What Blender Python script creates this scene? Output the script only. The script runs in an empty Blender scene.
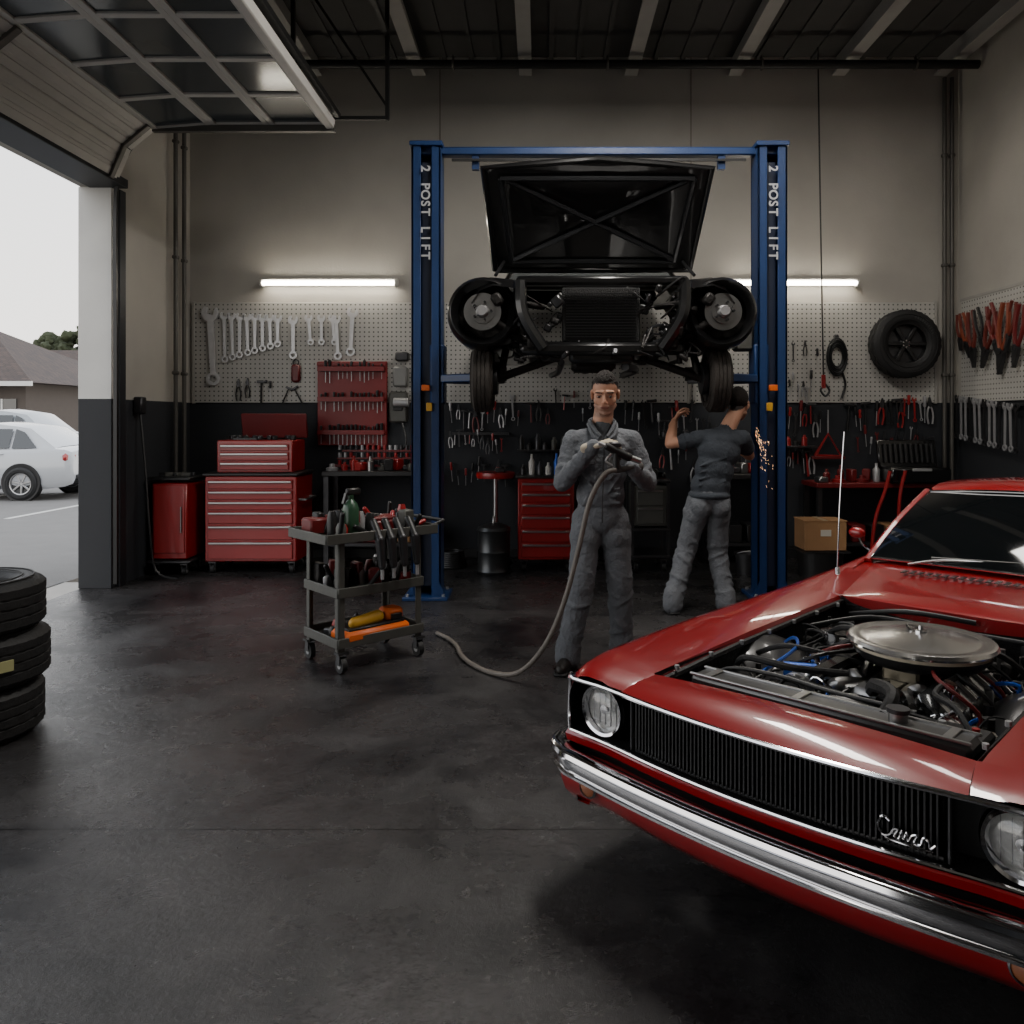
import bpy, math, random
from mathutils import Vector, Matrix, Euler, noise
random.seed(7)
S=bpy.context.scene
pi=math.pi
def lin(c):
    return tuple(((v/255)/12.92 if v/255<=.04045 else ((v/255+.055)/1.055)**2.4) for v in c)
MATS={}
def M(name,col,r=.5,m=0.0,nz=None,bump=None,coat=0,emit=0,trans=0,alpha=1):
    if name in MATS: return MATS[name]
    mt=bpy.data.materials.new(name); mt.use_nodes=True
    nt=mt.node_tree; b=nt.nodes['Principled BSDF']
    c=(*lin(col),1)
    b.inputs['Base Color'].default_value=c
    b.inputs['Roughness'].default_value=r; b.inputs['Metallic'].default_value=m
    if coat: b.inputs['Coat Weight'].default_value=coat; b.inputs['Coat Roughness'].default_value=.03
    if trans: b.inputs['Transmission Weight'].default_value=trans
    if alpha<1: b.inputs['Alpha'].default_value=alpha
    if emit:
        b.inputs['Emission Color'].default_value=c; b.inputs['Emission Strength'].default_value=emit
    tc=nt.nodes.new('ShaderNodeTexCoord')
    if nz is None: nz=(6,.12)
    if nz:
        n=nt.nodes.new('ShaderNodeTexNoise'); n.inputs['Scale'].default_value=nz[0]; n.inputs['Detail'].default_value=5
        nt.links.new(tc.outputs['Object'],n.inputs['Vector'])
        mx=nt.nodes.new('ShaderNodeMixRGB'); mx.blend_type='MIX'
        mx.inputs[1].default_value=(*[v*(1-nz[1]) for v in c[:3]],1); mx.inputs[2].default_value=(*[min(1,v*(1+nz[1])) for v in c[:3]],1)
        nt.links.new(n.outputs['Fac'],mx.inputs[0]); nt.links.new(mx.outputs[0],b.inputs['Base Color'])
    if bump:
        n2=nt.nodes.new('ShaderNodeTexNoise'); n2.inputs['Scale'].default_value=bump[0]; n2.inputs['Detail'].default_value=6
        nt.links.new(tc.outputs['Object'],n2.inputs['Vector'])
        bp=nt.nodes.new('ShaderNodeBump'); bp.inputs['Strength'].default_value=bump[1]; bp.inputs['Distance'].default_value=.02
        nt.links.new(n2.outputs['Fac'],bp.inputs['Height']); nt.links.new(bp.outputs[0],b.inputs['Normal'])
    MATS[name]=mt
    return mt
# ---------------------------------------------------------------- mesh builder
class B:
    def __init__(s): s.v=[];s.f=[];s.mi=[];s.mats=[];s.M=Matrix()
    def idx(s,m):
        if m not in s.mats: s.mats.append(m)
        return s.mats.index(m)
    def add(s,vs,fs,mat):
        o=len(s.v); s.v+=[s.M@Vector(v) for v in vs]; i=s.idx(mat)
        for f in fs: s.f.append([o+k for k in f]); s.mi.append(i)
    def box(s,c,d,mat,rot=None,bev=0):
        h=[k/2 for k in d]; bev=min(bev,min(h)*.9)
        R=Euler(rot).to_matrix() if rot else Matrix.Identity(3); c=Vector(c)
        vs=[];ix={};fs=[]
        if bev<=0:
            for i in range(8):
                vs.append(c+R@Vector([h[a]*(1 if i>>a&1 else -1) for a in range(3)]))
            fs=[(0,1,3,2),(4,6,7,5),(0,4,5,1),(2,3,7,6),(0,2,6,4),(1,5,7,3)]
        else:
            for i in range(8):
                sg=[(1 if i>>a&1 else -1) for a in range(3)]
                for a in range(3):
                    p=[sg[k]*(h[k]-(0 if k==a else bev)) for k in range(3)]
                    ix[i,a]=len(vs); vs.append(c+R@Vector(p))
                fs.append((ix[i,0],ix[i,1],ix[i,2]))
            for a in range(3):
                b2,c2=[k for k in range(3) if k!=a]
                for sg in (0,1):
                    q=[sg<<a, sg<<a|1<<b2, sg<<a|1<<b2|1<<c2, sg<<a|1<<c2]
                    fs.append(tuple(ix[k,a] for k in q))
                for sb in (0,1):
                    for sc in (0,1):
                        i0=sb<<b2|sc<<c2; i1=i0|1<<a
                        fs.append((ix[i0,b2],ix[i0,c2],ix[i1,c2],ix[i1,b2]))
        s.add(vs,fs,mat)
    def cyl(s,p0,p1,r0,mat,r1=None,seg=16,cap=True):
        s.lathe([(r0,0),(r0 if r1 is None else r1,(Vector(p1)-Vector(p0)).length)],mat,p0,Vector(p1)-Vector(p0),seg,cap,cap)
    def lathe(s,prof,mat,o=(0,0,0),ax=(0,0,1),seg=24,c0=False,c1=False,rf=None):
        o=Vector(o);q=Vector(ax).normalized().to_track_quat('Z','Y').to_matrix()
        vs=[];fs=[];n=len(prof)
        for j,(r,h) in enumerate(prof):
            for i in range(seg):
                a=2*pi*i/seg; rr=r if rf is None else rf(j,i,r)
                vs.append(o+q@Vector((rr*math.cos(a),rr*math.sin(a),h)))
        for j in range(n-1):
            for i in range(seg):
                k=(i+1)%seg; fs.append((j*seg+i,j*seg+k,(j+1)*seg+k,(j+1)*seg+i))
        if c0: fs.append(tuple(range(seg))[::-1])
        if c1: fs.append(tuple((n-1)*seg+i for i in range(seg)))
        s.add(vs,fs,mat)
    def sph(s,c,r,mat,rot=None,seg=16,rings=10):
        if not hasattr(r,'__len__'): r=(r,r,r)
        R=Euler(rot).to_matrix() if rot else Matrix.Identity(3); c=Vector(c)
        vs=[c+R@Vector((0,0,r[2]))];fs=[]
        for j in range(1,rings):
            t=pi*j/rings
            for i in range(seg):
                a=2*pi*i/seg; vs.append(c+R@Vector((r[0]*math.sin(t)*math.cos(a),r[1]*math.sin(t)*math.sin(a),r[2]*math.cos(t))))
        vs.append(c+R@Vector((0,0,-r[2])))
        for i in range(seg):
            k=(i+1)%seg; fs.append((0,1+i,1+k))
            for j in range(rings-2): fs.append((1+j*seg+i,1+(j+1)*seg+i,1+(j+1)*seg+k,1+j*seg+k))
            L=1+(rings-2)*seg; fs.append((L+i,len(vs)-1,L+k))
        s.add(vs,fs,mat)
    def cap(s,p0,p1,r0,r1,mat,seg=14):
        s.cyl(p0,p1,r0,mat,r1,seg); s.sph(p0,r0,mat,seg=seg,rings=8); s.sph(p1,r1,mat,seg=seg,rings=8)
    def tor(s,c,R,r,mat,ax=(0,0,1),seg=28,ms=8,sc=1):
        prof=[(R+r*math.cos(2*pi*k/ms),r*sc*math.sin(2*pi*k/ms)) for k in range(ms+1)]
        s.lathe(prof,mat,c,ax,seg)
    def tube(s,pts,r,mat,seg=8,sub=5,cap=True):
        P=[Vector(p) for p in pts]; Q=[]
        if len(P)>2 and sub>1:
            for i in range(len(P)-1):
                a=P[max(i-1,0)];b=P[i];c=P[i+1];d=P[min(i+2,len(P)-1)]
                for k in range(sub):
                    t=k/sub; Q.append(.5*((2*b)+(c-a)*t+(2*a-5*b+4*c-d)*t*t+(-a+3*b-3*c+d)*t**3))
            Q.append(P[-1])
        else: Q=P
        vs=[];fs=[];N=None
        for i,p in enumerate(Q):
            T=(Q[min(i+1,len(Q)-1)]-Q[max(i-1,0)]).normalized()
            if N is None: N=T.orthogonal().normalized()
            else:
                N=(N-T*N.dot(T)); N=N.normalized() if N.length>1e-6 else T.orthogonal().normalized()
            Bn=T.cross(N)
            for k in range(seg):
                a=2*pi*k/seg; vs.append(p+(N*math.cos(a)+Bn*math.sin(a))*r)
        for i in range(len(Q)-1):
            for k in range(seg):
                m=(k+1)%seg; fs.append((i*seg+k,i*seg+m,(i+1)*seg+m,(i+1)*seg+k))
        if cap: fs.append(tuple(range(seg))); fs.append(tuple((len(Q)-1)*seg+k for k in range(seg)))
        s.add(vs,fs,mat)
    def grid(s,rows,mat,close=False):
        n=len(rows[0]); vs=[p for r in rows for p in r]; fs=[]
        for i in range(len(rows)-1):
            for k in range(n-1+(1 if close else 0)):
                m=(k+1)%n; fs.append((i*n+k,i*n+m,(i+1)*n+m,(i+1)*n+k))
        s.add(vs,fs,mat)
    def prism(s,poly,t,mat,mtx=None):
        mtx=mtx or Matrix(); n=len(poly)
        vs=[mtx@Vector((x,-t/2,z)) for x,z in poly]+[mtx@Vector((x,t/2,z)) for x,z in poly]
        fs=[tuple(range(n)),tuple(range(2*n-1,n-1,-1))]+[(i,(i+1)%n,n+(i+1)%n,n+i) for i in range(n)]
        s.add(vs,fs,mat)
    def obj(s,name,parent=None,loc=(0,0,0),rot=(0,0,0),sharp=38):
        me=bpy.data.meshes.new(name); me.from_pydata([tuple(v) for v in s.v],[],s.f)
        for m in s.mats: me.materials.append(m)
        me.polygons.foreach_set('material_index',s.mi)
        me.polygons.foreach_set('use_smooth',[True]*len(me.polygons)); me.update()
        import bmesh
        bm=bmesh.new(); bm.from_mesh(me); bmesh.ops.recalc_face_normals(bm,faces=bm.faces); bm.to_mesh(me); bm.free()
        me.set_sharp_from_angle(angle=math.radians(sharp))
        o=bpy.data.objects.new(name,me); S.collection.objects.link(o)
        o.location=loc; o.rotation_euler=rot
        if parent: o.parent=parent
        return o
def empty(name,loc=(0,0,0),rot=(0,0,0)):
    e=bpy.data.objects.new(name,None); e.location=loc; e.rotation_euler=rot; e.empty_display_size=.2; S.collection.objects.link(e); return e
def itp(x,pts):
    if x<=pts[0][0]: return pts[0][1]
    for (a,va),(b,vb) in zip(pts,pts[1:]):
        if x<=b:
            t=(x-a)/(b-a); return va+(vb-va)*t
    return pts[-1][1]
# ---------------------------------------------------------------- materials
red=M('car_paint_red',(140,3,12),.32,0,(3,.05),None,coat=1)
chrome=M('chrome',(222,222,225),.09,1,(5,.05))
alu=M('brushed_aluminium',(165,165,165),.32,1,(20,.15))
steel=M('tool_steel',(168,168,170),.35,.5,(20,.2))
dsteel=M('dark_steel',(70,70,72),.4,.8,(15,.3))
black=M('black_plastic',(20,20,21),.45,0,(10,.2))
blackg=M('black_gloss',(12,12,13),.25,0,(10,.2),coat=.5)
rubber=M('rubber',(22,22,23),.65,0,(30,.25),(60,.2))
redt=M('tool_red',(140,18,20),.38,0,(4,.15),coat=.3)
redd=M('tool_red_dark',(96,16,18),.45,0,(4,.2))
grease=M('greasy_metal',(38,36,35),.5,.6,(14,.5),(25,.5))
grey=M('cart_grey',(78,78,74),.5,.3,(8,.25),(30,.1))
blue=M('lift_blue',(18,48,92),.42,0,(5,.25),(30,.08))
white=M('white_paint',(205,203,198),.5)
glassd=M('dark_glass',(13,16,18),.05,0,(2,.05),coat=1)
orange=M('orange_plastic',(215,98,26),.45)
yellow=M('yellow_plastic',(200,150,40),.45)
bluep=M('blue_anodised',(30,80,170),.3,.3)
card=M('cardboard',(150,112,76),.85,0,(9,.15))
green=M('green_bottle',(40,70,50),.3)
coverall=M('coverall_cloth',(96,99,104),.9,0,(9,.2),(60,.5))
tshirt=M('tshirt_cloth',(52,57,64),.92,0,(9,.15),(60,.3))
skin=M('skin',(182,134,108),.55,0,(12,.1))
hairm=M('hair_dark',(30,23,19),.8,0,(60,.4),(120,.8))
glove=M('work_glove',(172,162,144),.8,0,(20,.2))
gloved=M('work_glove_dark',(72,70,68),.8,0,(20,.2))
boot=M('boot_leather',(26,23,21),.5,0,(20,.2))
lampw=M('lamp_glass',(235,235,230),.12,0,(5,.05),coat=1)
def wallmat(name,up,low,split):
    mt=bpy.data.materials.new(name); mt.use_nodes=True; nt=mt.node_tree; b=nt.nodes['Principled BSDF']; N=nt.nodes.new; L=nt.links.new
    g=N('ShaderNodeNewGeometry'); sp=N('ShaderNodeSeparateXYZ'); L(g.outputs['Position'],sp.inputs[0])
    gt=N('ShaderNodeMath'); gt.operation='GREATER_THAN'; gt.inputs[1].default_value=split; L(sp.outputs['Z'],gt.inputs[0])
    n=N('ShaderNodeTexNoise'); n.inputs['Scale'].default_value=.9; n.inputs['Detail'].default_value=8; L(g.outputs['Position'],n.inputs['Vector'])
    cr=N('ShaderNodeMapRange'); cr.inputs[1].default_value=.3; cr.inputs[2].default_value=.7; cr.inputs[3].default_value=.8; cr.inputs[4].default_value=1.08; L(n.outputs['Fac'],cr.inputs[0])
    mx=N('ShaderNodeMixRGB'); mx.inputs[1].default_value=(*lin(low),1); mx.inputs[2].default_value=(*lin(up),1); L(gt.outputs[0],mx.inputs[0])
    mu=N('ShaderNodeMixRGB'); mu.blend_type='MULTIPLY'; mu.inputs[0].default_value=1; L(mx.outputs[0],mu.inputs[1]); L(cr.outputs[0],mu.inputs[2])
    L(mu.outputs[0],b.inputs['Base Color']); b.inputs['Roughness'].default_value=.75
    n2=N('ShaderNodeTexNoise'); n2.inputs['Scale'].default_value=40; L(g.outputs['Position'],n2.inputs['Vector'])
    bp=N('ShaderNodeBump'); bp.inputs['Strength'].default_value=.15; bp.inputs['Distance'].default_value=.01; L(n2.outputs['Fac'],bp.inputs['Height']); L(bp.outputs[0],b.inputs['Normal'])
    return mt
wm=wallmat('wall_two_tone',(170,166,158),(34,37,42),1.70)
jm=wallmat('jamb_two_tone',(215,213,208),(44,45,48),1.70)
def floormat():
    mt=bpy.data.materials.new('stained_concrete'); mt.use_nodes=True; nt=mt.node_tree; b=nt.nodes['Principled BSDF']; N=nt.nodes.new; L=nt.links.new
    g=N('ShaderNodeNewGeometry')
    n=N('ShaderNodeTexNoise'); n.inputs['Scale'].default_value=1.0; n.inputs['Detail'].default_value=12; n.inputs['Roughness'].default_value=.72; n.inputs['Distortion'].default_value=.4; L(g.outputs['Position'],n.inputs['Vector'])
    r=N('ShaderNodeValToRGB'); r.color_ramp.elements[0].position=.36; r.color_ramp.elements[0].color=(*lin((22,22,24)),1); r.color_ramp.elements[1].position=.68; r.color_ramp.elements[1].color=(*lin((70,68,68)),1); L(n.outputs['Fac'],r.inputs[0])
    nf=N('ShaderNodeTexNoise'); nf.inputs['Scale'].default_value=45; nf.inputs['Detail'].default_value=6; nf.inputs['Roughness'].default_value=.8; L(g.outputs['Position'],nf.inputs['Vector'])
    mf=N('ShaderNodeMapRange'); mf.inputs[1].default_value=.35; mf.inputs[2].default_value=.65; mf.inputs[3].default_value=.7; mf.inputs[4].default_value=1.3; L(nf.outputs['Fac'],mf.inputs[0])
    mm=N('ShaderNodeMixRGB'); mm.blend_type='MULTIPLY'; mm.inputs[0].default_value=1; L(r.outputs[0],mm.inputs[1]); L(mf.outputs[0],mm.inputs[2])
    sp=N('ShaderNodeSeparateXYZ'); L(g.outputs['Position'],sp.inputs[0])
    def line(out,val,w):
        a=N('ShaderNodeMath'); a.operation='SUBTRACT'; a.inputs[1].default_value=val; L(out,a.inputs[0])
        c=N('ShaderNodeMath'); c.operation='ABSOLUTE'; L(a.outputs[0],c.inputs[0])
        d=N('ShaderNodeMath'); d.operation='LESS_THAN'; d.inputs[1].default_value=w; L(c.outputs[0],d.inputs[0]); return d.outputs[0]
    l1=line(sp.outputs['Y'],2.95,.0045); l2=line(sp.outputs['Y'],6.2,.006)
    ad=N('ShaderNodeMath'); ad.operation='MAXIMUM'; L(l1,ad.inputs[0]); L(l2,ad.inputs[1])
    mx=N('ShaderNodeMixRGB'); mx.inputs[2].default_value=(*lin((14,14,15)),1); L(ad.outputs[0],mx.inputs[0]); L(mm.outputs[0],mx.inputs[1]); L(mx.outputs[0],b.inputs['Base Color'])
    n3=N('ShaderNodeTexNoise'); n3.inputs['Scale'].default_value=1.5; n3.inputs['Detail'].default_value=10; n3.inputs['Roughness'].default_value=.7; L(g.outputs['Position'],n3.inputs['Vector'])
    mr=N('ShaderNodeMapRange'); mr.inputs[1].default_value=.4; mr.inputs[2].default_value=.62; mr.inputs[3].default_value=.14; mr.inputs[4].default_value=.46; L(n3.outputs['Fac'],mr.inputs[0]); L(mr.outputs[0],b.inputs['Roughness'])
    n2=N('ShaderNodeTexNoise'); n2.inputs['Scale'].default_value=18; n2.inputs['Detail'].default_value=9; n2.inputs['Roughness'].default_value=.75; L(g.outputs['Position'],n2.inputs['Vector'])
    bp=N('ShaderNodeBump'); bp.inputs['Strength'].default_value=.55; bp.inputs['Distance'].default_value=.012; L(n2.outputs['Fac'],bp.inputs['Height']); L(bp.outputs[0],b.inputs['Normal'])
    return mt
fm=floormat()
def pegmat(nm,axm):
    mt=bpy.data.materials.new(nm); mt.use_nodes=True; nt=mt.node_tree; b=nt.nodes['Principled BSDF']; N=nt.nodes.new; L=nt.links.new
    g=N('ShaderNodeNewGeometry'); sc=N('ShaderNodeVectorMath'); sc.operation='SCALE'; sc.inputs['Scale'].default_value=1/.05; L(g.outputs['Position'],sc.inputs[0])
    fr=N('ShaderNodeVectorMath'); fr.operation='FRACTION'; L(sc.outputs[0],fr.inputs[0])
    sb=N('ShaderNodeVectorMath'); sb.operation='SUBTRACT'; sb.inputs[1].default_value=(.5,.5,.5); L(fr.outputs[0],sb.inputs[0])
    ml=N('ShaderNodeVectorMath'); ml.operation='MULTIPLY'; ml.inputs[1].default_value=axm; L(sb.outputs[0],ml.inputs[0])
    le=N('ShaderNodeVectorMath'); le.operation='LENGTH'; L(ml.outputs[0],le.inputs[0])
    lt=N('ShaderNodeMath'); lt.operation='LESS_THAN'; lt.inputs[1].default_value=.17; L(le.outputs['Value'],lt.inputs[0])
    n=N('ShaderNodeTexNoise'); n.inputs['Scale'].default_value=2; L(g.outputs['Position'],n.inputs['Vector'])
    m0=N('ShaderNodeMixRGB'); m0.inputs[1].default_value=(*lin((150,148,143)),1); m0.inputs[2].default_value=(*lin((190,188,182)),1); L(n.outputs['Fac'],m0.inputs[0])
    mx=N('ShaderNodeMixRGB'); mx.inputs[2].default_value=(.04,.04,.04,1); L(lt.outputs[0],mx.inputs[0]); L(m0.outputs[0],mx.inputs[1]); L(mx.outputs[0],b.inputs['Base Color']); b.inputs['Roughness'].default_value=.6
    return mt
pegm=pegmat('pegboard_white',(1,0,1)); pegm2=pegmat('pegboard_side',(0,1,1))
# ================================================================= ROOM
XL,XR,YB,H=-3.85,4.6,8.8,5.5
b=B(); b.box(((XL-.27+XR)/2,3,-.1),(XR-XL+.27,12.4,.2),fm); b.obj('floor')
b=B(); b.box(((XL-.27+XR+.2)/2,YB+.1,H/2),(XR-XL+.47,.2,H),wm)
for x in (-1.1,1.66): b.box((x,YB-.002,4.15),(.012,.01,2.7),M('wall_seam',(124,118,110),.8))
b.obj('wall_back')
b=B(); b.box((XL-.135,8,H/2),(.27,1.6,H),wm); b.box((XL-.135,2.6,(H+3.6)/2),(.27,9.2,H-3.6),wm); b.box((XL-.135,-2.6,H/2),(.27,1.2,H),wm); b.obj('wall_left')
b=B(); b.box((XR+.1,2.8,H/2),(.2,12,H),wm); b.obj('wall_right')
b=B(); b.box(((XL+XR)/2,-3.1,H/2),(XR-XL+.67,.2,H),wm); b.obj('wall_front')
ceilm=M('ceiling_dark',(66,65,64),.8); beamm=M('beam_grey',(150,148,144),.6)
b=B(); b.box(((XL+XR)/2,2.9,H+.1),(XR-XL+.7,12.4,.2),ceilm)
for x in (-3.6,-2.47,-1.33,-.16,1.0,2.14,3.28,4.4):
    b.box((x,2.9,H-.09),(.05,11.8,.18),beamm); b.box((x,2.9,H-.19),(.14,11.8,.025),beamm)
for x in (-3,-1.9,-.75,.42,1.57,2.7,3.84):
    for k in range(3): b.box((x-.3+k*.3,2.9,H-.012),(.05,11.8,.024),ceilm)
b.obj('ceiling')
rail=M('rail_dark',(48,50,54),.5,.6)
b=B(); b.box((XL-.135,7.18,2.75-.95),(.3,.04,3.6),jm,bev=.004); b.obj('trim_1')
b=B(); b.box((XL+.02,7.3,1.8),(.05,.1,3.6),rail); b.box((XL-.02,3,3.63),(.33,8.4,.08),rail,bev=.005); b.obj('trim_2')
bbm=M('baseboard_dark',(26,26,28),.6)
b=B(); b.box(((XL+XR)/2,YB-.01,.05),(XR-XL-.04,.02,.1),bbm,bev=.004); b.obj('baseboard_back')
b=B(); b.box((XR-.01,2.9,.05),(.02,11.7,.1),bbm,bev=.004); b.obj('baseboard_right')
b=B(); b.box((XL-.45,3,-.06),(.36,9,.1),M('sill_concrete',(170,166,160),.8,0,(5,.2)),bev=.01); b.obj('door_sill')
pipem=M('pipe_grey',(88,86,82),.5,.4)
b=B(); b.cyl((-2.9,8.3,5.2),(4.55,8.3,5.2),.045,M('pipe_dark',(40,40,40),.5,.5))
for x in (-2.5,-.9,.7,2.3,3.9): b.cyl((x,8.3,5.2),(x,8.3,5.29),.012,pipem); b.tor((x,8.3,5.2),.05,.012,pipem,ax=(1,0,0))
b.obj('ceiling_pipe')
for nm,pr in (('conduit_pipe',((4.42,8.74),(4.5,8.74))),('downpipe',((-3.78,8.5),(-3.78,8.3)))):
    b=B()
    for x,y in pr:
        b.cyl((x,y,.1),(x,y,5.25),.022,pipem,seg=10)
        for z in (.8,2,3.2,4.4): b.box((x,y,z),(.06,.06,.04),pipem,bev=.01)
    b.obj(nm)
# ---- overhead garage door
doorw=M('door_panel_white',(178,176,171),.5,0,(5,.12)); glassdoor=M('door_glass',(60,66,70),.15,0,(3,.1))
b=B()
def doorpanel(x0,z0,x1,z1,glass):
    a=Vector((x0,0,z0)); c=Vector((x1,0,z1)); L=(c-a).length; ang=-math.atan2(z1-z0,x1-x0)
    mid=(a+c)/2; mid.y=2.6
    def put(lx,ly,lz,dx,dy,dz,m,bev=.004):
        o=Matrix.Rotation(ang,3,'Y')@Vector((lx,ly,lz)); b.box(mid+o,(dx,dy,dz),m,rot=(0,ang,0),bev=bev)
    if glass:
        put(0,0,0,L-.06,8.9,.012,glassdoor,0)
        put(-L/2+.025,0,0,.05,8.9,.05,doorw); put(L/2-.025,0,0,.05,8.9,.05,doorw)
        for k in range(15): put(0,-4.42+k*.6314,0,L,.06,.045,doorw)
    else:
        put(0,0,0,L-.015,8.9,.045,doorw)
        for k in range(3): put(-L/2+L*(k+.5)/3,0,-.026,L/3-.03,8.8,.012,doorw)
        for k in range(6): put(0,-4.3+k*1.72,-.04,L,.06,.03,pipem)
pp=[(-3.74,3.62),(-3.62,3.9),(-3.40,4.08),(-2.88,4.12),(-2.37,4.12),(-1.86,4.12)]
for k in range(5): doorpanel(*pp[k],*pp[k+1],k>=2)
b.box((-2.6,7.03,4.07),(1.6,.05,.06),pipem); b.box((-1.84,2.6,4.11),(.07,8.9,.1),white,bev=.01)
b.obj('overhead_garage_door')
b=B(); tr=M('track_steel',(52,52,52),.4,.7)
for y in (7.13,-1.95):
    b.tube([(-3.78,y,.05),(-3.78,y,2),(-3.78,y,3.5),(-3.7,y,3.85),(-3.45,y,4.12),(-2.9,y,4.19),(-1.36,y,4.2)],.022,tr,seg=4)
    b.box((-1.36,y,4.73),(.035,.035,1.1),tr); b.box((-2.2,y,4.74),(.035,.035,1.08),tr)
    b.tube([(-1.36,y,4.3),(-2.0,y,5.26)],.016,tr,seg=4)
b.box((-1.36,2.6,4.95),(.04,9.1,.04),tr); b.box((-1.8,2.6,4.22),(.04,9.1,.05),tr)
b.cyl((-3.5,-1.9,4.9),(-3.5,7.1,4.9),.03,tr,seg=8)
b.obj('garage_door_track')
# ---- pegboards
pegt=M('peg_trim',(150,148,142),.5)
b=B()
for k,(x0,x1) in enumerate(((-3.82,-1.1),(-1.08,1.65),(1.67,4.36))):
    b.box(((x0+x1)/2,YB-.012,2.25),(x1-x0,.024,1.1),pegm,bev=.003)
    for x in (x0+.02,x1-.02): b.box((x,YB-.018,2.25),(.03,.034,1.12),pegt,bev=.003)
b.obj('pegboard')
b=B(); b.box((XR-.012,8.1,2.25),(.02,1.2,1.1),pegm2,bev=.003); b.box((XR-.014,8.1,2.81),(.026,1.22,.03),pegt); b.obj('perforated_tool_panel')
# ---- fluorescent lights
tubem=M('fluorescent_tube',(255,246,228),.3,emit=26,nz=(1,0))
for xc,w in ((-2.3,1.5),(2.75,1.45)):
    b=B(); b.box((xc,YB-.04,3.02),(w,.07,.07),white,bev=.01); b.cyl((xc-w/2+.03,YB-.1,3.0),(xc+w/2-.03,YB-.1,3.0),.026,tubem,seg=12)
    for s_ in (-1,1): b.box((xc+s_*(w/2-.02),YB-.08,3.0),(.03,.09,.07),white,bev=.008)
    b.obj('fluorescent_light')
b=B(); b.tube([(2.9,8.35,5.4),(2.93,8.35,3.5),(2.96,8.35,1.9)],.008,black,seg=6); b.tube([(2.96,8.35,1.9),(3.02,8.35,1.82),(2.98,8.35,1.76),(2.93,8.35,1.82),(2.96,8.35,1.86)],.012,dsteel,seg=6); b.cyl((2.96,8.35,1.84),(2.96,8.35,1.98),.022,redt); b.obj('hanging_cable')
# ================================================================= TOOLS
Y0=YB-.05
def T(x,z,ang=0,y=Y0,s=1): return Matrix.Translation((x,y,z))@Matrix.Rotation(ang,4,'Y')@Matrix.Scale(s,4)
def wrench(b,x,z,L,m,ang=0,y=Y0,w=None):
    w=w or L*.055; b.M=T(x,z,ang,y)
    b.prism([(-w*.5,-L*.38),(w*.5,-L*.38),(w*.65,L*.36),(-w*.65,L*.36)],w*.45,m)
    b.lathe([(w*.75,-w*.3),(w*1.35,-w*.3),(w*1.35,w*.3),(w*.75,w*.3),(w*.75,-w*.3)],m,(0,0,-L/2+w*1.3),(0,1,0),14)
    j=[]
    for a in range(35,326,25): j.append((w*1.7*math.sin(math.radians(a)),w*1.7*math.cos(math.radians(a))))
    j+= [(-w*.75,w*1.0),(-w*.75,-w*.2),(w*.75,-w*.2),(w*.75,w*1.0)]
    mt=Matrix.Translation((0,0,L/2-w*1.7))@Matrix.Rotation(.26,4,'Y'); b.prism([(p,q) for p,q in j],w*.6,m,mt)
    b.M=Matrix()
def screwdriver(b,x,z,L,m,ang=0,y=Y0):
    b.M=T(x,z,ang,y); r=L*.07
    b.lathe([(0,L/2),(r*.8,L/2-.004),(r,L*.42),(r*.8,L*.3),(r,L*.15),(r*.6,L*.08),(0,L*.08)],m,seg=8)
    b.cyl((0,0,L*.08),(0,0,-L/2),L*.018,steel,seg=6); b.M=Matrix()
def pliers(b,x,z,L,m,ang=0,y=Y0,jaw=dsteel):
    b.M=T(x,z,ang,y)
    for s in (-1,1):
        b.tube([(0,0,L*.18),(s*L*.07,0,L*.05),(s*L*.11,0,-L*.2),(s*L*.07,0,-L*.5)],L*.035,m,seg=6,sub=3)
        b.prism([(0,L*.12),(s*L*.08,L*.18),(s*L*.06,L*.32),(s*.005,L*.5),(0,L*.5)],L*.06,jaw)
    b.cyl((0,-L*.04,L*.17),(0,L*.04,L*.17),L*.05,jaw,seg=10); b.M=Matrix()
def hammer(b,x,z,L,m,ang=0,y=Y0):
    b.M=T(x,z,ang,y); b.cyl((0,0,-L/2),(0,0,L*.4),L*.045,m,r1=L*.03,seg=8)
    b.box((0,0,L*.42),(L*.36,L*.1,L*.11),dsteel,bev=L*.02); b.cyl((L*.16,0,L*.42),(L*.24,0,L*.42),L*.07,dsteel,seg=10); b.M=Matrix()
def clutter(b,x0,x1,z0,z1,n,cols,y=Y0,Lr=(.14,.3)):
    for i in range(n):
        x=x0+(x1-x0)*(i+.5)/n+random.uniform(-.01,.01); z=random.uniform(z0,z1); L=random.uniform(*Lr); m=random.choice(cols)
        random.choice((wrench,screwdriver,pliers,hammer,screwdriver,pliers))(b,x,z,L,m,random.uniform(-.1,.1),y)
bst=M('bright_tool_steel',(190,190,192),.35,.3,(20,.15))
b=B(); wrench(b,-3.59,2.33,.88,bst,-.05,w=.055)
for k in range(8): wrench(b,-3.45+k*.083,2.42+.01*k,.56-.028*k,bst,random.uniform(-.04,.04),w=.028)
wrench(b,-2.70,2.42,.48,bst,w=.032); wrench(b,-2.06,2.48,.54,bst,.05,w=.036)
for k in range(3): wrench(b,-2.52+k*.13,2.5,.34,bst,random.uniform(-.1,.1),w=.026)
wrench(b,-2.22,2.42,.5,bst,-.05,w=.032)
b.obj('hanging_wrench_set')
b=B(); pliers(b,-3.3,1.84,.24,black); pliers(b,-3.2,1.86,.22,black); hammer(b,-3.05,1.82,.26,black); screwdriver(b,-2.95,1.84,.2,dsteel)
hammer(b,-2.78,1.78,.2,black,.4); hammer(b,-2.65,1.78,.2,black,-.5); b.box((-2.67,Y0,2.02),(.1,.05,.2),redd,bev=.03); b.tor((-2.67,Y0,2.14),.03,.008,dsteel,ax=(0,1,0))
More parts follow.
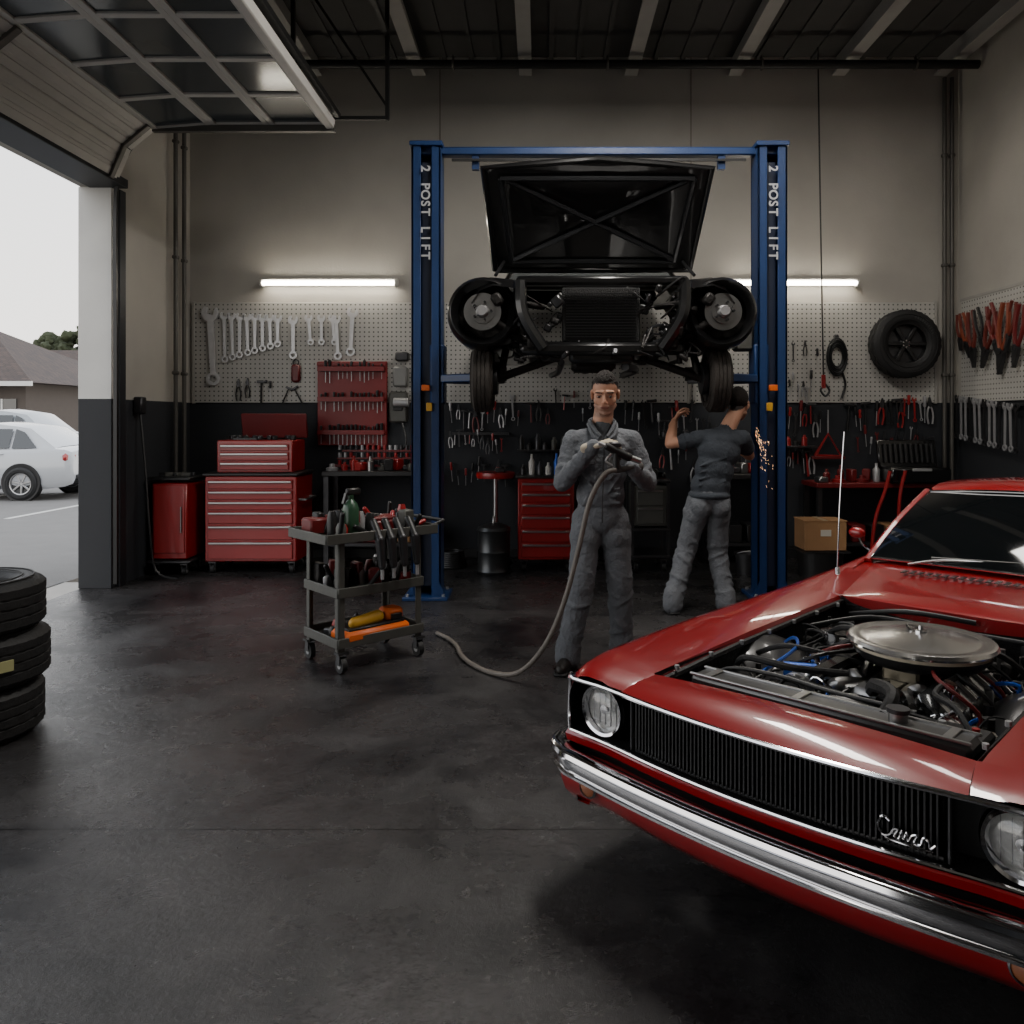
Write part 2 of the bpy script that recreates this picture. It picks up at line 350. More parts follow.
b.obj('hand_tools_row')
rh=M('holder_red',(118,16,18),.45,0,(4,.15))
b=B(); b.box((-2.05,Y0,1.69),(.76,.03,.92),rh,bev=.008)
for z in (1.36,1.72,2.05):
    b.box((-2.05,Y0-.05,z),(.72,.09,.02),rh,bev=.004); b.box((-2.05,Y0-.095,z+.015),(.72,.008,.05),rh)
b.box((-2.05,Y0-.02,2.12),(.76,.05,.05),rh,bev=.008)
for z in (1.36,1.72,2.05):
    for k in range(15): 
        x=-2.38+k*.047
        if random.random()<.85: screwdriver(b,x,z-.01,random.uniform(.16,.26),random.choice((black,black,dsteel,black)),0,Y0-.05)
b.obj('red_tool_holder')
b=B(); b.box((-1.5,Y0-.03,2.2),(.14,.11,.1),dsteel,bev=.015); b.box((-1.52,Y0-.03,1.98),(.16,.11,.22),M('device_grey',(120,120,118),.5),bev=.02); b.box((-1.54,Y0-.03,1.65),(.2,.1,.34),grey,bev=.02); b.cyl((-1.58,Y0-.1,1.7),(-1.42,Y0-.1,1.7),.05,steel)
b.box((-1.54,Y0-.08,1.68),(.1,.02,.14),black,bev=.005); b.tube([(-1.5,Y0-.05,1.48),(-1.45,Y0-.1,1.25),(-1.6,Y0-.1,1.1),(-1.55,Y0-.05,1.0)],.012,black); b.obj('air_regulator')
allc=[black,redt,steel,dsteel,redd,steel]
b=B(); clutter(b,-1.0,-.2,1.5,1.66,12,allc); b.box((-.65,Y0-.02,1.36),(.62,.05,.03),dsteel); clutter(b,-1.0,-.4,1.22,1.34,12,[steel,dsteel,redt],Y0-.04,(.12,.2)); clutter(b,-1.0,-.35,.88,1.0,9,[redt,black,redt],Y0,(.16,.26)); b.obj('hanging_hand_tools')
b=B(); clutter(b,-.15,.7,1.55,1.75,9,allc,Y0,(.14,.26)); clutter(b,.9,1.9,1.35,1.62,14,[black,dsteel,redt,steel],Y0,(.18,.32)); clutter(b,1.3,2.3,.95,1.2,12,allc); b.obj('hanging_hand_tools')
b=B(); clutter(b,2.7,3.1,2.15,2.3,3,[dsteel,black],Y0,(.16,.26)); clutter(b,2.65,3.0,1.75,2.0,7,[dsteel,steel,redd],Y0,(.16,.26)); clutter(b,2.6,3.1,1.4,1.6,9,allc); clutter(b,3.35,3.6,1.5,1.6,4,[black,redt],Y0,(.2,.34))
clutter(b,3.65,3.98,1.55,1.62,6,[redt,black],Y0,(.24,.3)); clutter(b,3.95,4.3,1.6,1.66,6,[redt,redt,steel],Y0,(.2,.3)); clutter(b,2.6,3.0,1.02,1.12,8,allc)
clutter(b,3.45,4.3,1.22,1.36,12,[steel,dsteel,black,redd],Y0,(.16,.24))
b.obj('hanging_hand_tools')
for x0,x1,z in ((2.55,3.0,1.22),(-.25,.9,1.18),(1.3,2.3,1.32)):
    b=B(); b.box(((x0+x1)/2,Y0-.05,z),(x1-x0,.14,.02),dsteel,bev=.004)
    k=x0+.05
    while k<x1-.05:
        h=random.uniform(.06,.17); b.lathe([(0,0),(.03,0),(.03,h*.7),(.015,h*.85),(.015,h),(0,h)],random.choice((black,redt,white,dsteel,bluep,grey)),(k,Y0-.06,z+.01),seg=12); k+=random.uniform(.07,.12)
    b.obj('bottle_shelf')
b=B()
for k in range(5): b.M=T(3.24,2.2)@Matrix.Diagonal((.55,1,1,1)); b.tor((0,-.02-.012*(k%2),0),.2-.022*k,.013,black,ax=(0,1,0))
b.M=Matrix(); b.tube([(3.3,Y0,2.05),(3.34,Y0,1.9),(3.3,Y0,1.75)],.013,black); b.box((3.24,Y0,2.42),(.05,.04,.05),dsteel,bev=.01); b.obj('cord_coil')
b=B(); 
b.tube([(3.0,Y0-.03,1.12),(3.14,Y0-.03,1.36),(3.28,Y0-.03,1.12),(3.0,Y0-.03,1.12)],.018,redt,sub=1,seg=6); b.cyl((3.14,Y0-.03,1.36),(3.14,Y0-.03,1.62),.008,steel,seg=8); b.box((3.14,Y0-.03,1.1),(.36,.06,.03),redd,bev=.005); b.obj('warning_triangle')
# tires
tlet=M('tire_lettering',(42,42,43),.6)
def tire(b,mtx,R,w,ri,seg=64,tread=True,m=rubber):
    b.M=mtx; h=w/2
    prof=[(ri,-h*.72),(ri+.012,-h*.86),(ri+(R-ri)*.4,-h),(R-.05*R/.33,-h*.97),(R-.018,-h*.86),(R,-h*.72),(R,-h*.42),(R-.009,-h*.40),(R-.009,-h*.34),(R,-h*.32),(R,-h*.05),(R-.009,-h*.03),(R-.009,h*.03),(R,h*.05),(R,h*.32),(R-.009,h*.34),(R-.009,h*.40),(R,h*.42),(R,h*.72),(R-.018,h*.86),(R-.05*R/.33,h*.97),(ri+(R-ri)*.4,h),(ri+.012,h*.86),(ri,h*.72)]
    def rf(j,i,r):
        if not tread: return r
        if j in (4,5,6,17,18,19) : return r-(.008 if (i+(1 if j>12 else 0))%2 else 0)
        if j in (9,10,13,14): return r-(.006 if (i+j//3)%3==0 else 0)
        return r
    b.lathe(prof,m,seg=seg,rf=rf)
    b.lathe([(ri,-h*.72),(ri-.006,-h*.5),(ri-.006,h*.5),(ri,h*.72)],m,seg=seg)
    for s in (-1,1):
        for q in (.25,.62): b.tor((0,0,s*(h+.0)),ri+(R-ri)*q,.004,m,ms=5,seg=seg//2)
        for k in range(10):
            a=k*.1+.4; rr=ri+(R-ri)*.45; b.box((rr*math.cos(a),rr*math.sin(a),s*h),(.028,.016,.006),tlet,rot=(0,0,a))
    b.M=Matrix()
def rim(b,mtx,ri,w,m,n=5):
    b.M=mtx; h=w/2
    b.lathe([(ri+.012,h*.86),(ri+.012,h*.8),(ri-.012,h*.72),(ri-.02,h*.2),(ri-.02,-h*.6),(ri+.01,-h*.8)],m,seg=40)
    b.lathe([(0,h*.42),(ri*.2,h*.42),(ri*.24,h*.3),(ri*.3,h*.25)],m,seg=24); b.lathe([(0,h*.0),(ri-.02,h*.0)],dsteel,seg=30)
    for k in range(n):
        a=2*pi*k/n; b.box((ri*.58*math.cos(a),ri*.58*math.sin(a),h*.35),(ri*.85,ri*.2,h*.28),m,rot=(0,0,a),bev=.008)
        a+=pi/n; b.cyl((ri*.16*math.cos(a),ri*.16*math.sin(a),h*.42),(ri*.16*math.cos(a),ri*.16*math.sin(a),h*.5),.008,chrome,seg=6)
    b.M=Matrix()
for k in range(3):
    b=B(); rz=k*.7; tire(b,Matrix.Rotation(rz,4,'Z'),.335,.246,.2,72)
    if k==1: b.box((.292,-.172,.0),(.008,.06,.05),M('tire_sticker',(170,168,120),.6),rot=(0,0,-.53))
    b.obj('tire',loc=(-2.755+(-.012,.01,.0)[k],3.84+(.0,.01,-.01)[k],.125+.2515*k))
b=B(); mt=Matrix.Rotation(pi/2,4,'X'); tire(b,mt,.37,.2,.22,60); rim(b,mt,.22,.2,black,6); b.obj('wall_mounted_tire',loc=(3.94,YB-.15,2.33))
def onright(y,z,a=0): return Matrix.Translation((XR-.09,y,z))@Matrix.Rotation(-pi/2,4,'Z')@Matrix.Rotation(a,4,'Y')
def rwall(fn,y,z,L,m,a=0,**k):
    global T
    old=T; T=lambda x,zz,ang=0,y=0,s=1: onright(x,zz,ang); fn(b,y,z,L,m,a,**k); T=old
rb=M('handle_redbrown',(92,30,20),.5); rk=M('handle_orange_dull',(120,52,28),.5)
b=B()
for k,(y,z,L,m) in enumerate(((8.6,2.45,.4,rb),(8.48,2.4,.5,rk),(8.35,2.35,.6,rb),(8.2,2.42,.5,black),(8.06,2.32,.6,rb),(7.94,2.38,.6,redd),(7.8,2.3,.7,rk),(7.68,2.4,.5,rb),(7.55,2.3,.6,redd))): rwall(pliers,y,z,L,m,pi+random.uniform(-.35,.35))
b.obj('hanging_snips')
b=B()
for k in range(13): rwall(wrench,8.66-k*.09,1.55-.01*k,.48,dsteel if k%3==0 else steel,random.uniform(-.06,.06),w=.024)
b.box((XR-.03,8.1,1.66),(.05,1.2,.03),dsteel); b.obj('spanner_rack')
# ================================================================= CABINETS
handlem=alu
def chest(b,x0,x1,y0,y1,z0,z1,rows,m=redt):
    b.box(((x0+x1)/2,(y0+y1)/2,(z0+z1)/2),(x1-x0,y1-y0,z1-z0),m,bev=.01)
    z=z1-.03; tot=z1-z0-.05
    for r in rows:
        h=tot*r; b.box(((x0+x1)/2,y0-.006,z-h/2),(x1-x0-.07,.02,h-.012),m,bev=.006)
        b.box(((x0+x1)/2,y0-.026,z-.026),(x1-x0-.09,.024,.02),handlem,bev=.004); z-=h
def casters(b,x0,x1,y0,y1,z):
    for x in (x0+.06,x1-.06):
        for y in (y0+.06,y1-.06):
            b.box((x,y,z-.012),(.07,.07,.015),dsteel); b.cyl((x-.018,y,.042),(x+.018,y,.042),.042,rubber,seg=18); b.cyl((x-.02,y,.042),(x+.02,y,.042),.02,steel,seg=12)
            for s in (-1,1): b.box((x+s*.025,y,(z+.04)/2+.01),(.005,.04,z-.04),dsteel)
b=B(); chest(b,-3.29,-2.39,7.85,8.4,.12,.96,(.13,.13,.13,.17,.2,.24)); casters(b,-3.29,-2.39,7.85,8.4,.12)
b.box((-2.84,8.12,.975),(.94,.58,.03),black,bev=.008)
chest(b,-3.2,-2.45,7.92,8.34,.99,1.31,(.3,.35,.35)); b.box((-2.77,8.35,1.45),(.68,.03,.26),redd,rot=(.25,0,0),bev=.008); b.box((-2.92,8.15,1.32),(.3,.3,.02),black)
for k in range(9): b.box((-3.13+k*.08,8.1+random.uniform(-.1,.1),1.33),(.05,.1,.05),random.choice((black,dsteel,redd)),rot=(0,0,random.random()),bev=.01)
b.tube([(-2.39,7.95,.72),(-2.33,7.95,.72),(-2.33,8.3,.72),(-2.39,8.3,.72)],.012,alu,sub=1)
b.obj('tool_chest')
b=B(); b.box((-3.59,7.95,.53),(.34,.4,.74),redt,bev=.012); b.box((-3.59,7.95,.94),(.42,.46,.03),black,bev=.008); b.box((-3.59,7.745,.55),(.3,.012,.66),redt,bev=.006); b.cyl((-3.47,7.73,.42),(-3.47,7.73,.67),.008,alu)
b.box((-3.59,7.95,.135),(.42,.46,.03),dsteel,bev=.01)
casters(b,-3.79,-3.40,7.74,8.16,.12)
for k in range(6): b.box((-3.72+k*.05,7.95,.97),(.03,.12,.04),random.choice((dsteel,black,grey)),rot=(0,0,random.random()*3),bev=.006)
b.obj('rolling_tool_cabinet')
b=B(); chest(b,-.22,.34,7.95,8.45,.12,.93,(.14,.14,.16,.18,.18,.2)); casters(b,-.22,.34,7.95,8.45,.12); b.box((.06,8.2,.94),(.6,.54,.025),black,bev=.006)
for k in range(6): 
    h=random.uniform(.08,.22); b.lathe([(0,0),(.03,0),(.032,h*.6),(.012,h*.8),(.012,h),(0,h)],random.choice((white,dsteel,redt,bluep,black)),(-.17+k*.085,8.2,.952),seg=12)
b.obj('drawer_cabinet')
b=B(); 
for z in (.15,.42,.9): b.box((1.1,8.2,z),(.4,.5,.03),dsteel,bev=.006)
for x in (.92,1.28):
    for y in (7.98,8.42): b.box((x,y,.52),(.03,.03,.8),dsteel)
for k in range(7): b.box((.96+k*.045,8.2,.95),(.04,.2,random.uniform(.04,.12)),random.choice((black,redd,grey)),rot=(0,0,random.uniform(-.3,.3)),bev=.008)
casters(b,.9,1.3,7.95,8.45,.13); chest(b,.93,1.27,7.98,8.4,.45,.86,(.5,.5),grey); b.obj('parts_trolley')
def bench(name,x0,x1,z,m=black,items=True,yd=.5,shelfm=dsteel):
    b=B(); yc=YB-.07-yd/2
    b.box(((x0+x1)/2,yc,z-.025),(x1-x0,yd,.05),m,bev=.006)
    for x in (x0+.04,x1-.04):
        for y in (yc-yd/2+.05,yc+yd/2-.05): b.box((x,y,(z-.05)/2),(.05,.05,z-.05),shelfm)
    b.box(((x0+x1)/2,yc,.22),(x1-x0-.06,yd-.06,.03),shelfm)
    k=x0+.08
    while items and k<x1-.1:
        t=random.random(); y=yc+random.uniform(-.16,.0); mm=random.choice((black,dsteel,redt,grey,steel,redd,alu))
        if t<.4: h=random.uniform(.05,.14); b.box((k,y,z+h/2),(random.uniform(.06,.13),.12,h),mm,rot=(0,0,random.uniform(-.5,.5)),bev=.01)
        elif t<.75: h=random.uniform(.07,.2); b.lathe([(0,0),(.035,0),(.037,h*.65),(.015,h*.8),(.015,h),(0,h)],mm,(k,y,z),seg=12)
        else: b.lathe([(.02,0),(.06,0),(.065,.03),(.03,.04),(.03,.07),(.012,.075)],mm,(k,y,z),seg=16)
        k+=random.uniform(.07,.12)
    for k2 in range(int((x1-x0)/.18)):
        b.box((x0+.12+k2*.18,yc,.235+.09),(.14,.3,.18),random.choice((black,dsteel,redd,card)),rot=(0,0,random.uniform(-.1,.1)),bev=.01)
    return b
b=bench('workbench',-2.25,-1.15,.98)
for r in range(3):
    b.box((-1.75,8.6,1.02+r*.08),(.95-.1*r,.03,.02),redd)
    for k in range(14): b.cyl((-2.15+k*.06,8.59,1.03+r*.08),(-2.15+k*.06,8.59,1.08+r*.08),.018,random.choice((steel,dsteel,redt,black)),seg=10)
b.obj('workbench')
bench('w',1.75,2.4,.95).obj('workbench')
b=bench('w',2.85,4.35,.86,redd)
b.box((3.9,8.35,.94),(.62,.36,.16),blackg,bev=.02); b.box((3.9,8.52,1.15),(.62,.06,.3),blackg,rot=(-.2,0,0),bev=.015)
for k in range(10): b.box((3.65+k*.055,8.47,1.16),(.02,.02,.2),dsteel,rot=(-.2,0,0))
b.box((3.9,8.16,1.0),(.2,.02,.03),steel,bev=.005); b.obj('workbench')
b=B(); b.lathe([(0,.9),(.2,.9),(.21,.93),(.2,.96),(0,.96)],redt,seg=32); b.cyl((0,0,.02),(0,0,.9),.025,alu); b.lathe([(0,0),(.19,0),(.17,.03),(.03,.06)],dsteel,seg=24); b.box((.05,0,.98),(.1,.08,.05),dsteel,bev=.01); b.obj('tool_stand',loc=(-.47,8.45,0))
b=B(); b.lathe([(0,0),(.16,0),(.17,.02),(.16,.04),(.16,.2),(.165,.21),(.16,.22),(.16,.4),(.17,.42),(.155,.45),(.06,.49),(0,.49)],M('drum_grey',(72,74,76),.35,.8),seg=32); b.tor((0,0,.5),.05,.01,steel,ax=(1,0,0)); b.obj('oil_drum',loc=(-.46,7.95,0))
b=B(); b.lathe([(0,0),(.2,0),(.22,.24),(.23,.25),(.21,.25),(.19,.02)],black,seg=28); b.lathe([(0,.2),(.21,.2)],dsteel,seg=28); b.box((0,0,.245),(.46,.38,.015),dsteel)
b.box((0,0,.40),(.4,.32,.28),card,bev=.006); b.box((0,0,.543),(.41,.33,.008),card); b.box((0,-.163,.43),(.1,.004,.06),M('label',(190,186,175))); b.box((0,0,.548),(.05,.33,.003),M('packing_tape',(150,130,100),.3))
b.obj('cardboard_box',loc=(2.73,7.8,0))
for x,y,m,h in ((2.3,8.0,M('white_bucket',(170,165,155),.5),.28),(2.05,7.9,dsteel,.2)):
    b=B(); b.lathe([(0,0),(.1,0),(.125,h),(.132,h),(.13,h-.02),(.11,h-.02),(.09,.02)],m,seg=24); b.tube([(-.125,0,h-.02),(-.08,-.08,h+.02),(0,-.1,h+.03),(.08,-.08,h+.02),(.125,0,h-.02)],.005,steel,seg=6); b.obj('bucket',loc=(x,y,0))
b=B()
for k in range(8): b.tor((0,0,.02+.02*k),.14-.004*k,.012,black)
b.obj('hose_coil',loc=(-.9,8.2,0))
b=B(); b.tube([(3.62,8.1,.1),(3.64,8.1,.7),(3.7,8.1,1.0)],.018,redt); b.tube([(3.3,8.0,.02),(3.35,8.0,.5),(3.45,8.0,.8),(3.5,8.0,1.0)],.018,redt); b.box((3.45,8.0,.04),(.5,.3,.08),dsteel,bev=.02); b.obj('floor_jack')
b=B(); b.tube([(-3.8,7.6,1.6),(-3.72,7.55,1.0),(-3.66,7.5,.5),(-3.6,7.5,.1),(-3.4,7.5,.02)],.01,black,seg=6); b.box((-3.8,7.6,1.65),(.08,.1,.16),dsteel,bev=.01); b.obj('wall_outlet_cable')
# ================================================================= CAR LIFT
b=B(); LY=6.85
for x,s in ((-.96,1),(1.96,-1)):
    b.box((x,LY+.1,1.91),(.25,.03,3.82),blue,bev=.004)
    for q in (-1,1): b.box((x+q*.115,LY,1.91),(.02,.22,3.82),blue,bev=.004); b.box((x+q*.085,LY-.1,1.91),(.08,.02,3.82),blue,bev=.004)
    b.box((x,LY-.02,1.9),(.08,.06,3.6),M('lift_inner',(24,34,56),.5))
    b.box((x,LY,.015),(.38,.38,.03),blue,bev=.005)
    for dx in (-.15,.15):
        for dy in (-.15,.15): b.cyl((x+dx,LY+dy,.03),(x+dx,LY+dy,.05),.014,steel,seg=6)
        b.prism([(dx*.7,.03),(dx*1.1,.03),(dx*.7,.16)],.015,blue,Matrix.Translation((x,LY-.11,0)))
    b.box((x,LY,3.84),(.28,.26,.04),blue,bev=.005)
    b.box((x+s*.09,LY-.0,1.9),(.12,.2,.5),blue,bev=.01)
    b.box((x,LY-.125,1.78),(.07,.03,.05),orange,bev=.004); b.box((x+s*.03,LY-.125,1.62),(.05,.02,.07),yellow,bev=.004)
    for dy in (-1,1):
        p=Vector((x+s*.12,LY+dy*.05,1.86)); q=Vector((x+s*.5,LY+dy*.25,1.86)); dd=q-p; a=math.atan2(dd.y,dd.x)
        b.box((p+q)/2,(dd.length,.1,.07),blue,rot=(0,0,a),bev=.01); q2=q+dd*.3; b.box((q+q2)/2,(dd.length*.4,.08,.05),dsteel,rot=(0,0,a),bev=.008)
        b.cyl(q2,q2+Vector((0,0,.12)),.05,rubber)
    b.cyl((x+s*.09,LY-.06,.1),(x+s*.09,LY-.06,1.7),.018,steel)
b.box((.5,LY,3.80),(3.16,.1,.07),blue,bev=.01); b.box((.5,LY-.05,3.72),(2.5,.02,.02),black)
for x in (-.55,1.55): b.box((x,LY,3.72),(.06,.06,.14),blue)
b.box((1.96-.22,LY+.02,2.3),(.16,.14,.4),grey,bev=.02)
lift=b.obj('car_lift')
lm=M('lift_lettering',(170,172,176),.6)
for x in (-.96,1.96):
    for q,ch in enumerate('2 POST LIFT'):
        if ch==' ': continue
        c=bpy.data.curves.new('lift_letter','FONT'); c.body=ch; c.size=.105; c.align_x='CENTER'; c.extrude=.002; c.offset=.002
        o=bpy.data.objects.new('lettering',c); S.collection.objects.link(o); o.rotation_euler=(pi/2,pi/2,0); o.location=(x-.036,LY-.135,3.62-q*.073); o.parent=lift; c.materials.append(lm)
# ================================================================= RAISED CAR
E=empty('raised_car',(.47,6.0,0))
bk=M('raised_car_black',(17,17,18),.3,.2,(8,.3),None,coat=.6)
b=B()
def rx(y): return itp(y,[(0,.98),(.4,1.05),(2.3,1.02),(2.6,.9)])
for sgn in (-1,1):
    rows=[]
    y=-.05
    while y<=2.56:
        w=rx(y); top=itp(y,[(-.05,2.5),(.15,2.6),(1.1,2.72),(2.6,2.72)]); zb=2.1
        for yc in (.28,2.0):
            if abs(y-yc)<.36: zb=max(zb,2.2+math.sqrt(.36**2-(y-yc)**2)*.85)
        pts=[(w-.34,top-.01),(w-.16,top+.01),(w-.06,top-.03),(w,top-.12)]+[(w-.03*t,top-.12+(zb-top+.12)*t) for t in (.3,.6,1)]
        rows.append([(sgn*p,y,z) for p,z in pts]); y+=.045
    b.grid(rows,bk)
    b.lathe([(.19,.03),(.24,-.03),(.265,.0),(.28,.1),(.28,.42)],bk,(sgn*.9,.02,2.32),(0,1,0),32)
    b.lathe([(.24,.12),(.02,.12)],grease,(sgn*.9,.02,2.32),(0,1,0),28)
b.box((0,1.5,2.12),(1.7,2.0,.06),bk,bev=.02)
b.box((0,.05,2.56),(1.3,.1,.07),bk,bev=.02); b.box((0,.08,2.05),(1.25,.12,.1),bk,bev=.03)
b.box((0,.12,2.02),(.5,.1,.16),bk,bev=.03)
for s in (-1,1):
    b.box((s*.52,.9,2.1),(.1,1.8,.12),grease,bev=.02); b.tube([(s*.62,0,2.55),(s*.6,-.02,2.3),(s*.45,.02,2.05)],.05,bk)
radc=M('radiator_core',(14,14,14),.6,0,(90,.6),(150,1))
b.box((0,.18,2.32),(.6,.06,.42),radc,bev=.01)
for k in range(16): b.box((0,.14,2.15+k*.022),(.54,.012,.004),dsteel)
b.box((0,1.15,3.0-.28),(1.3,.12,.1),bk,bev=.03)
b.obj('body_shell',parent=E)
b=B(); tr_=M('dusty_rubber',(50,45,41),.8,0,(20,.3),(50,.3))
for s in (-1,1):
    c=Vector((s*.9,-.06,2.32)); 
    b.lathe([(0,0),(.045,0),(.05,.02),(.09,.02),(.09,.035),(.14,.035),(.14,.055),(.09,.055)],alu,c,(0,1,0),36)
    b.lathe([(0,-.03),(.035,-.03),(.045,0)],steel,c,(0,1,0),20)
    for k in range(5):
        a=2*pi*k/5; p=c+Vector((.068*math.cos(a),-.02,.068*math.sin(a))); b.cyl(p,p+Vector((0,.05,0)),.01,dsteel,seg=6)
    b.box(c+Vector((s*.0-.11*s,.03,.09)),(.08,.06,.1),grease,rot=(0,s*.6,0),bev=.02)
    b.cap(c+Vector((-s*.1,.1,-.08)),(s*.4,.25,2.0),.035,.03,grease); b.cap(c+Vector((-s*.1,.1,.1)),(s*.45,.3,2.4),.03,.025,grease)
    pts=[(s*.62+.06*math.cos(t*.9),.25+.06*math.sin(t*.9),2.0+t*.012) for t in range(0,40)]; b.tube(pts,.01,dsteel,seg=6,sub=1)
    b.cyl((s*.62,.25,1.95),(s*.62,.25,2.5),.025,grease)
    mt=Matrix.Translation((s*.92,.32,1.83))@Matrix.Rotation(pi/2,4,'Y'); tire(b,mt,.26,.165,.16,44,True,tr_); rim(b,mt,.16,.165,dsteel)
    b.cap((s*.8,.32,1.84),(s*.35,.35,2.0),.035,.03,grease); b.cyl((s*.78,.32,1.86),(s*.7,.4,2.3),.03,grease); b.cyl((s*.80,.32,1.83),(s*.84,.32,1.83),.12,dsteel,seg=24)
b.box((0,.75,2.15),(.4,.7,.22),grease,bev=.05); b.cyl((0,.4,2.12),(0,.46,2.12),.1,steel,seg=24); b.cyl((-.18,.4,2.25),(-.18,.46,2.25),.06,alu,seg=20); b.cyl((.2,.4,2.22),(.2,.46,2.22),.07,dsteel,seg=20)
b.cyl((0,1.1,2.05),(0,2.4,2.05),.06,grease)
random.seed(3)
for k in range(120):
    x=random.uniform(-.68,.68); z=random.uniform(1.96,2.52); y=random.uniform(-.02,.3)
    if abs(x)<.3 and z>2.1: continue
    if random.random()<.5: b.tube([(x,y,z),(x+random.uniform(-.12,.12),y-.04,z+random.uniform(-.12,.1)),(x+random.uniform(-.2,.2),y+.05,z+random.uniform(-.12,.12))],random.uniform(.005,.013),random.choice((black,grease,dsteel,black,grease)),seg=6)
    else: b.box((x,y,z),(random.uniform(.03,.09),.06,random.uniform(.03,.08)),random.choice((grease,dsteel,black,bk)),rot=(random.random(),random.random(),0),bev=.01)
b.cap((-.6,.3,2.06),(.6,.3,2.06),.025,.025,dsteel); b.tube([(-.3,.5,1.98),(-.3,1.5,1.96),(-.35,2.4,1.98)],.03,dsteel); b.tube([(.2,.3,1.93),(.35,.9,1.94),(.4,2.4,1.98)],.035,dsteel)
b.box((-.05,.35,1.94),(.34,.3,.1),grease,bev=.03)
b.obj('running_gear',parent=E)
b=B(); 
h0=Vector((0,1.15,2.85)); h1=Vector((0,.5,3.56)); dv=h1-h0
def HP(u,v,off=0):
    n=Vector((0,-dv.z,dv.y)).normalized(); w=.87+.06*v; p=h0+dv*v; p=p+Vector((u*w,0,0)); p.z+= (.07*(1-abs(u)))*v; return p+n*off
rows=[[HP(-1+2*i/16,j/10,.0) for i in range(17)] for j in range(11)]
b.grid(rows,bk)
rows=[[HP(-1+2*i/16,j/10,-.03) for i in range(17)] for j in range(11)]; b.grid(rows,bk)
rib=M('hood_rib',(36,37,39),.35,.3,coat=.4)
edge=[HP(-1,0),HP(-1,1),HP(-.5,1.0),HP(0,1),HP(.5,1),HP(1,1),HP(1,0),HP(0,0),HP(-1,0)]
b.tube(edge,.028,bk,sub=1,seg=8)
def ribf(a,c,w=.05):
    p,q=HP(*a,.02),HP(*c,.02); b.tube([p,(p+q)/2,q],w*.45,rib,seg=6,sub=2)
for a,c in (((-.8,.12),(.8,.88)),((.8,.12),(-.8,.88)),((-.82,.1),(-.86,.9)),((.82,.1),(.86,.9)),((-.82,.1),(.82,.1)),((-.86,.9),(.86,.9))): ribf(a,c)
for s in (-1,1): b.tube([HP(s*.9,.1,.02),Vector((s*.85,.85,2.75))],.015,dsteel,sub=1)
b.obj('hood',parent=E)
b=B(); rows=[]
gl=M('raised_glass',(120,125,125),.08,.4)
for j,(y,z,w) in enumerate(((1.2,2.72,.78),(1.45,2.88,.74),(1.75,3.06,.66))): rows.append([(w*(-1+i/4),y-.08*(1-abs(-1+i/4)**2),z) for i in range(9)])
b.grid(rows,gl); b.grid([[(w*(-1+i/4),y,z) for i in range(9)] for y,z,w in ((1.75,3.06,.66),(1.95,3.12,.68),(2.3,3.1,.66),(2.56,2.74,.8))],bk)
for s in (-1,1): b.grid([[(s*.8,1.2,2.7),(s*.82,1.8,2.7),(s*.84,2.5,2.7)],[(s*.66,1.78,3.05),(s*.68,1.95,3.1),(s*.66,2.3,3.08)]],glassd); b.tube([(s*.8,1.18,2.7),(s*.68,1.75,3.07)],.025,bk)
b.obj('cabin',parent=E)
# ================================================================= RED CAR
C=empty('classic_car',(.621,2.173,0),(0,0,math.radians(-44)))
BY0,BY1=.14,1.6
def CW(y): return itp(y,[(-.0,.728),(.03,.748),(.08,.763),(.15,.772),(.35,.780),(1.5,.79),(3.6,.785),(4.3,.75),(4.5,.70)])
def CT(y): return itp(y,[(0,.660),(.03,.672),(.08,.682),(.2,.694),(.8,.710),(1.6,.715),(2.1,.73),(2.5,.75),(3.2,.765),(3.8,.77),(4.4,.74),(4.5,.70)])
def xi(y): return itp(y,[(0,.50),(.14,.475),(1.6,.49),(2.42,.655),(4.5,.6)])
WF,WR,WZ=.78,3.45,.29
def prof(y):
    w=CW(y);t=CT(y);zb=.20+ (.05*max(0,1-y/.5))
    for yc in (WF,WR):
        if abs(y-yc)<.335: zb=max(zb,WZ+math.sqrt(.335**2-(y-yc)**2))
    x0=xi(y)
    inn=[(x0,t-.035),(x0+.010,t-.010)] if BY0<=y<=BY1 else [(x0,t-.006),(x0+.010,t-.004)]
    pts=inn+[(x0+.06,t-.001),((x0+w-.1)/2+.02,t+.006),(w-.085,t+.010),(w-.05,t+.004),(w-.022,t-.016),(w-.006,t-.05)]
    zs=t-.05
    for q in (.06,.12,.25,.4,.55,.7,.85,1):
        z=zs+(zb-zs)*q; pts.append((w-.28*(z-.52)**2*(1.6 if z<.52 else 1)-(.006 if z<.56 else 0),z))
    pts.append((pts[-1][0]-.05,zb+.0))
    return pts
b=B()
ys=[0,.015,.03,.05,.08,.11,BY0-.001,BY0,.17]
while ys[-1]<4.5: ys.append(round(ys[-1]+.033,4))
ys=sorted(set(ys+[BY1,BY1+.001]))
for s in (-1,1):
    b.grid([[(s*p,y,z) for p,z in prof(y)] for y in ys],red)
def yf(x): 
    a=abs(x); return -.055*(1-(a/.56)**2) if a<.56 else 0.0
rows=[]
NX=28
for j in range(9):
    v=j/8; r=[]
    for i in range(NX+1):
        x=(-1+2*i/NX); X=x*xi(BY0*v); y0=yf(X); y=y0+(BY0-y0)*v
        z=CT(BY0*v)-.006+.014*math.sin(v*pi)*(1-x*x)+.012*v*(1-x*x)
        r.append((X,y,z))
    rows.append(r)
rows.append([(p[0],p[1]+.004,p[2]-.05) for p in rows[-1]])
b.grid(rows,red)
b.grid([[(x*.73,yf(x*.73)+o,z) for x in [k/14 for k in range(-14,15)]] for o,z in ((0,.656),(-.004,.648),(.02,.640))],red)
rows=[]
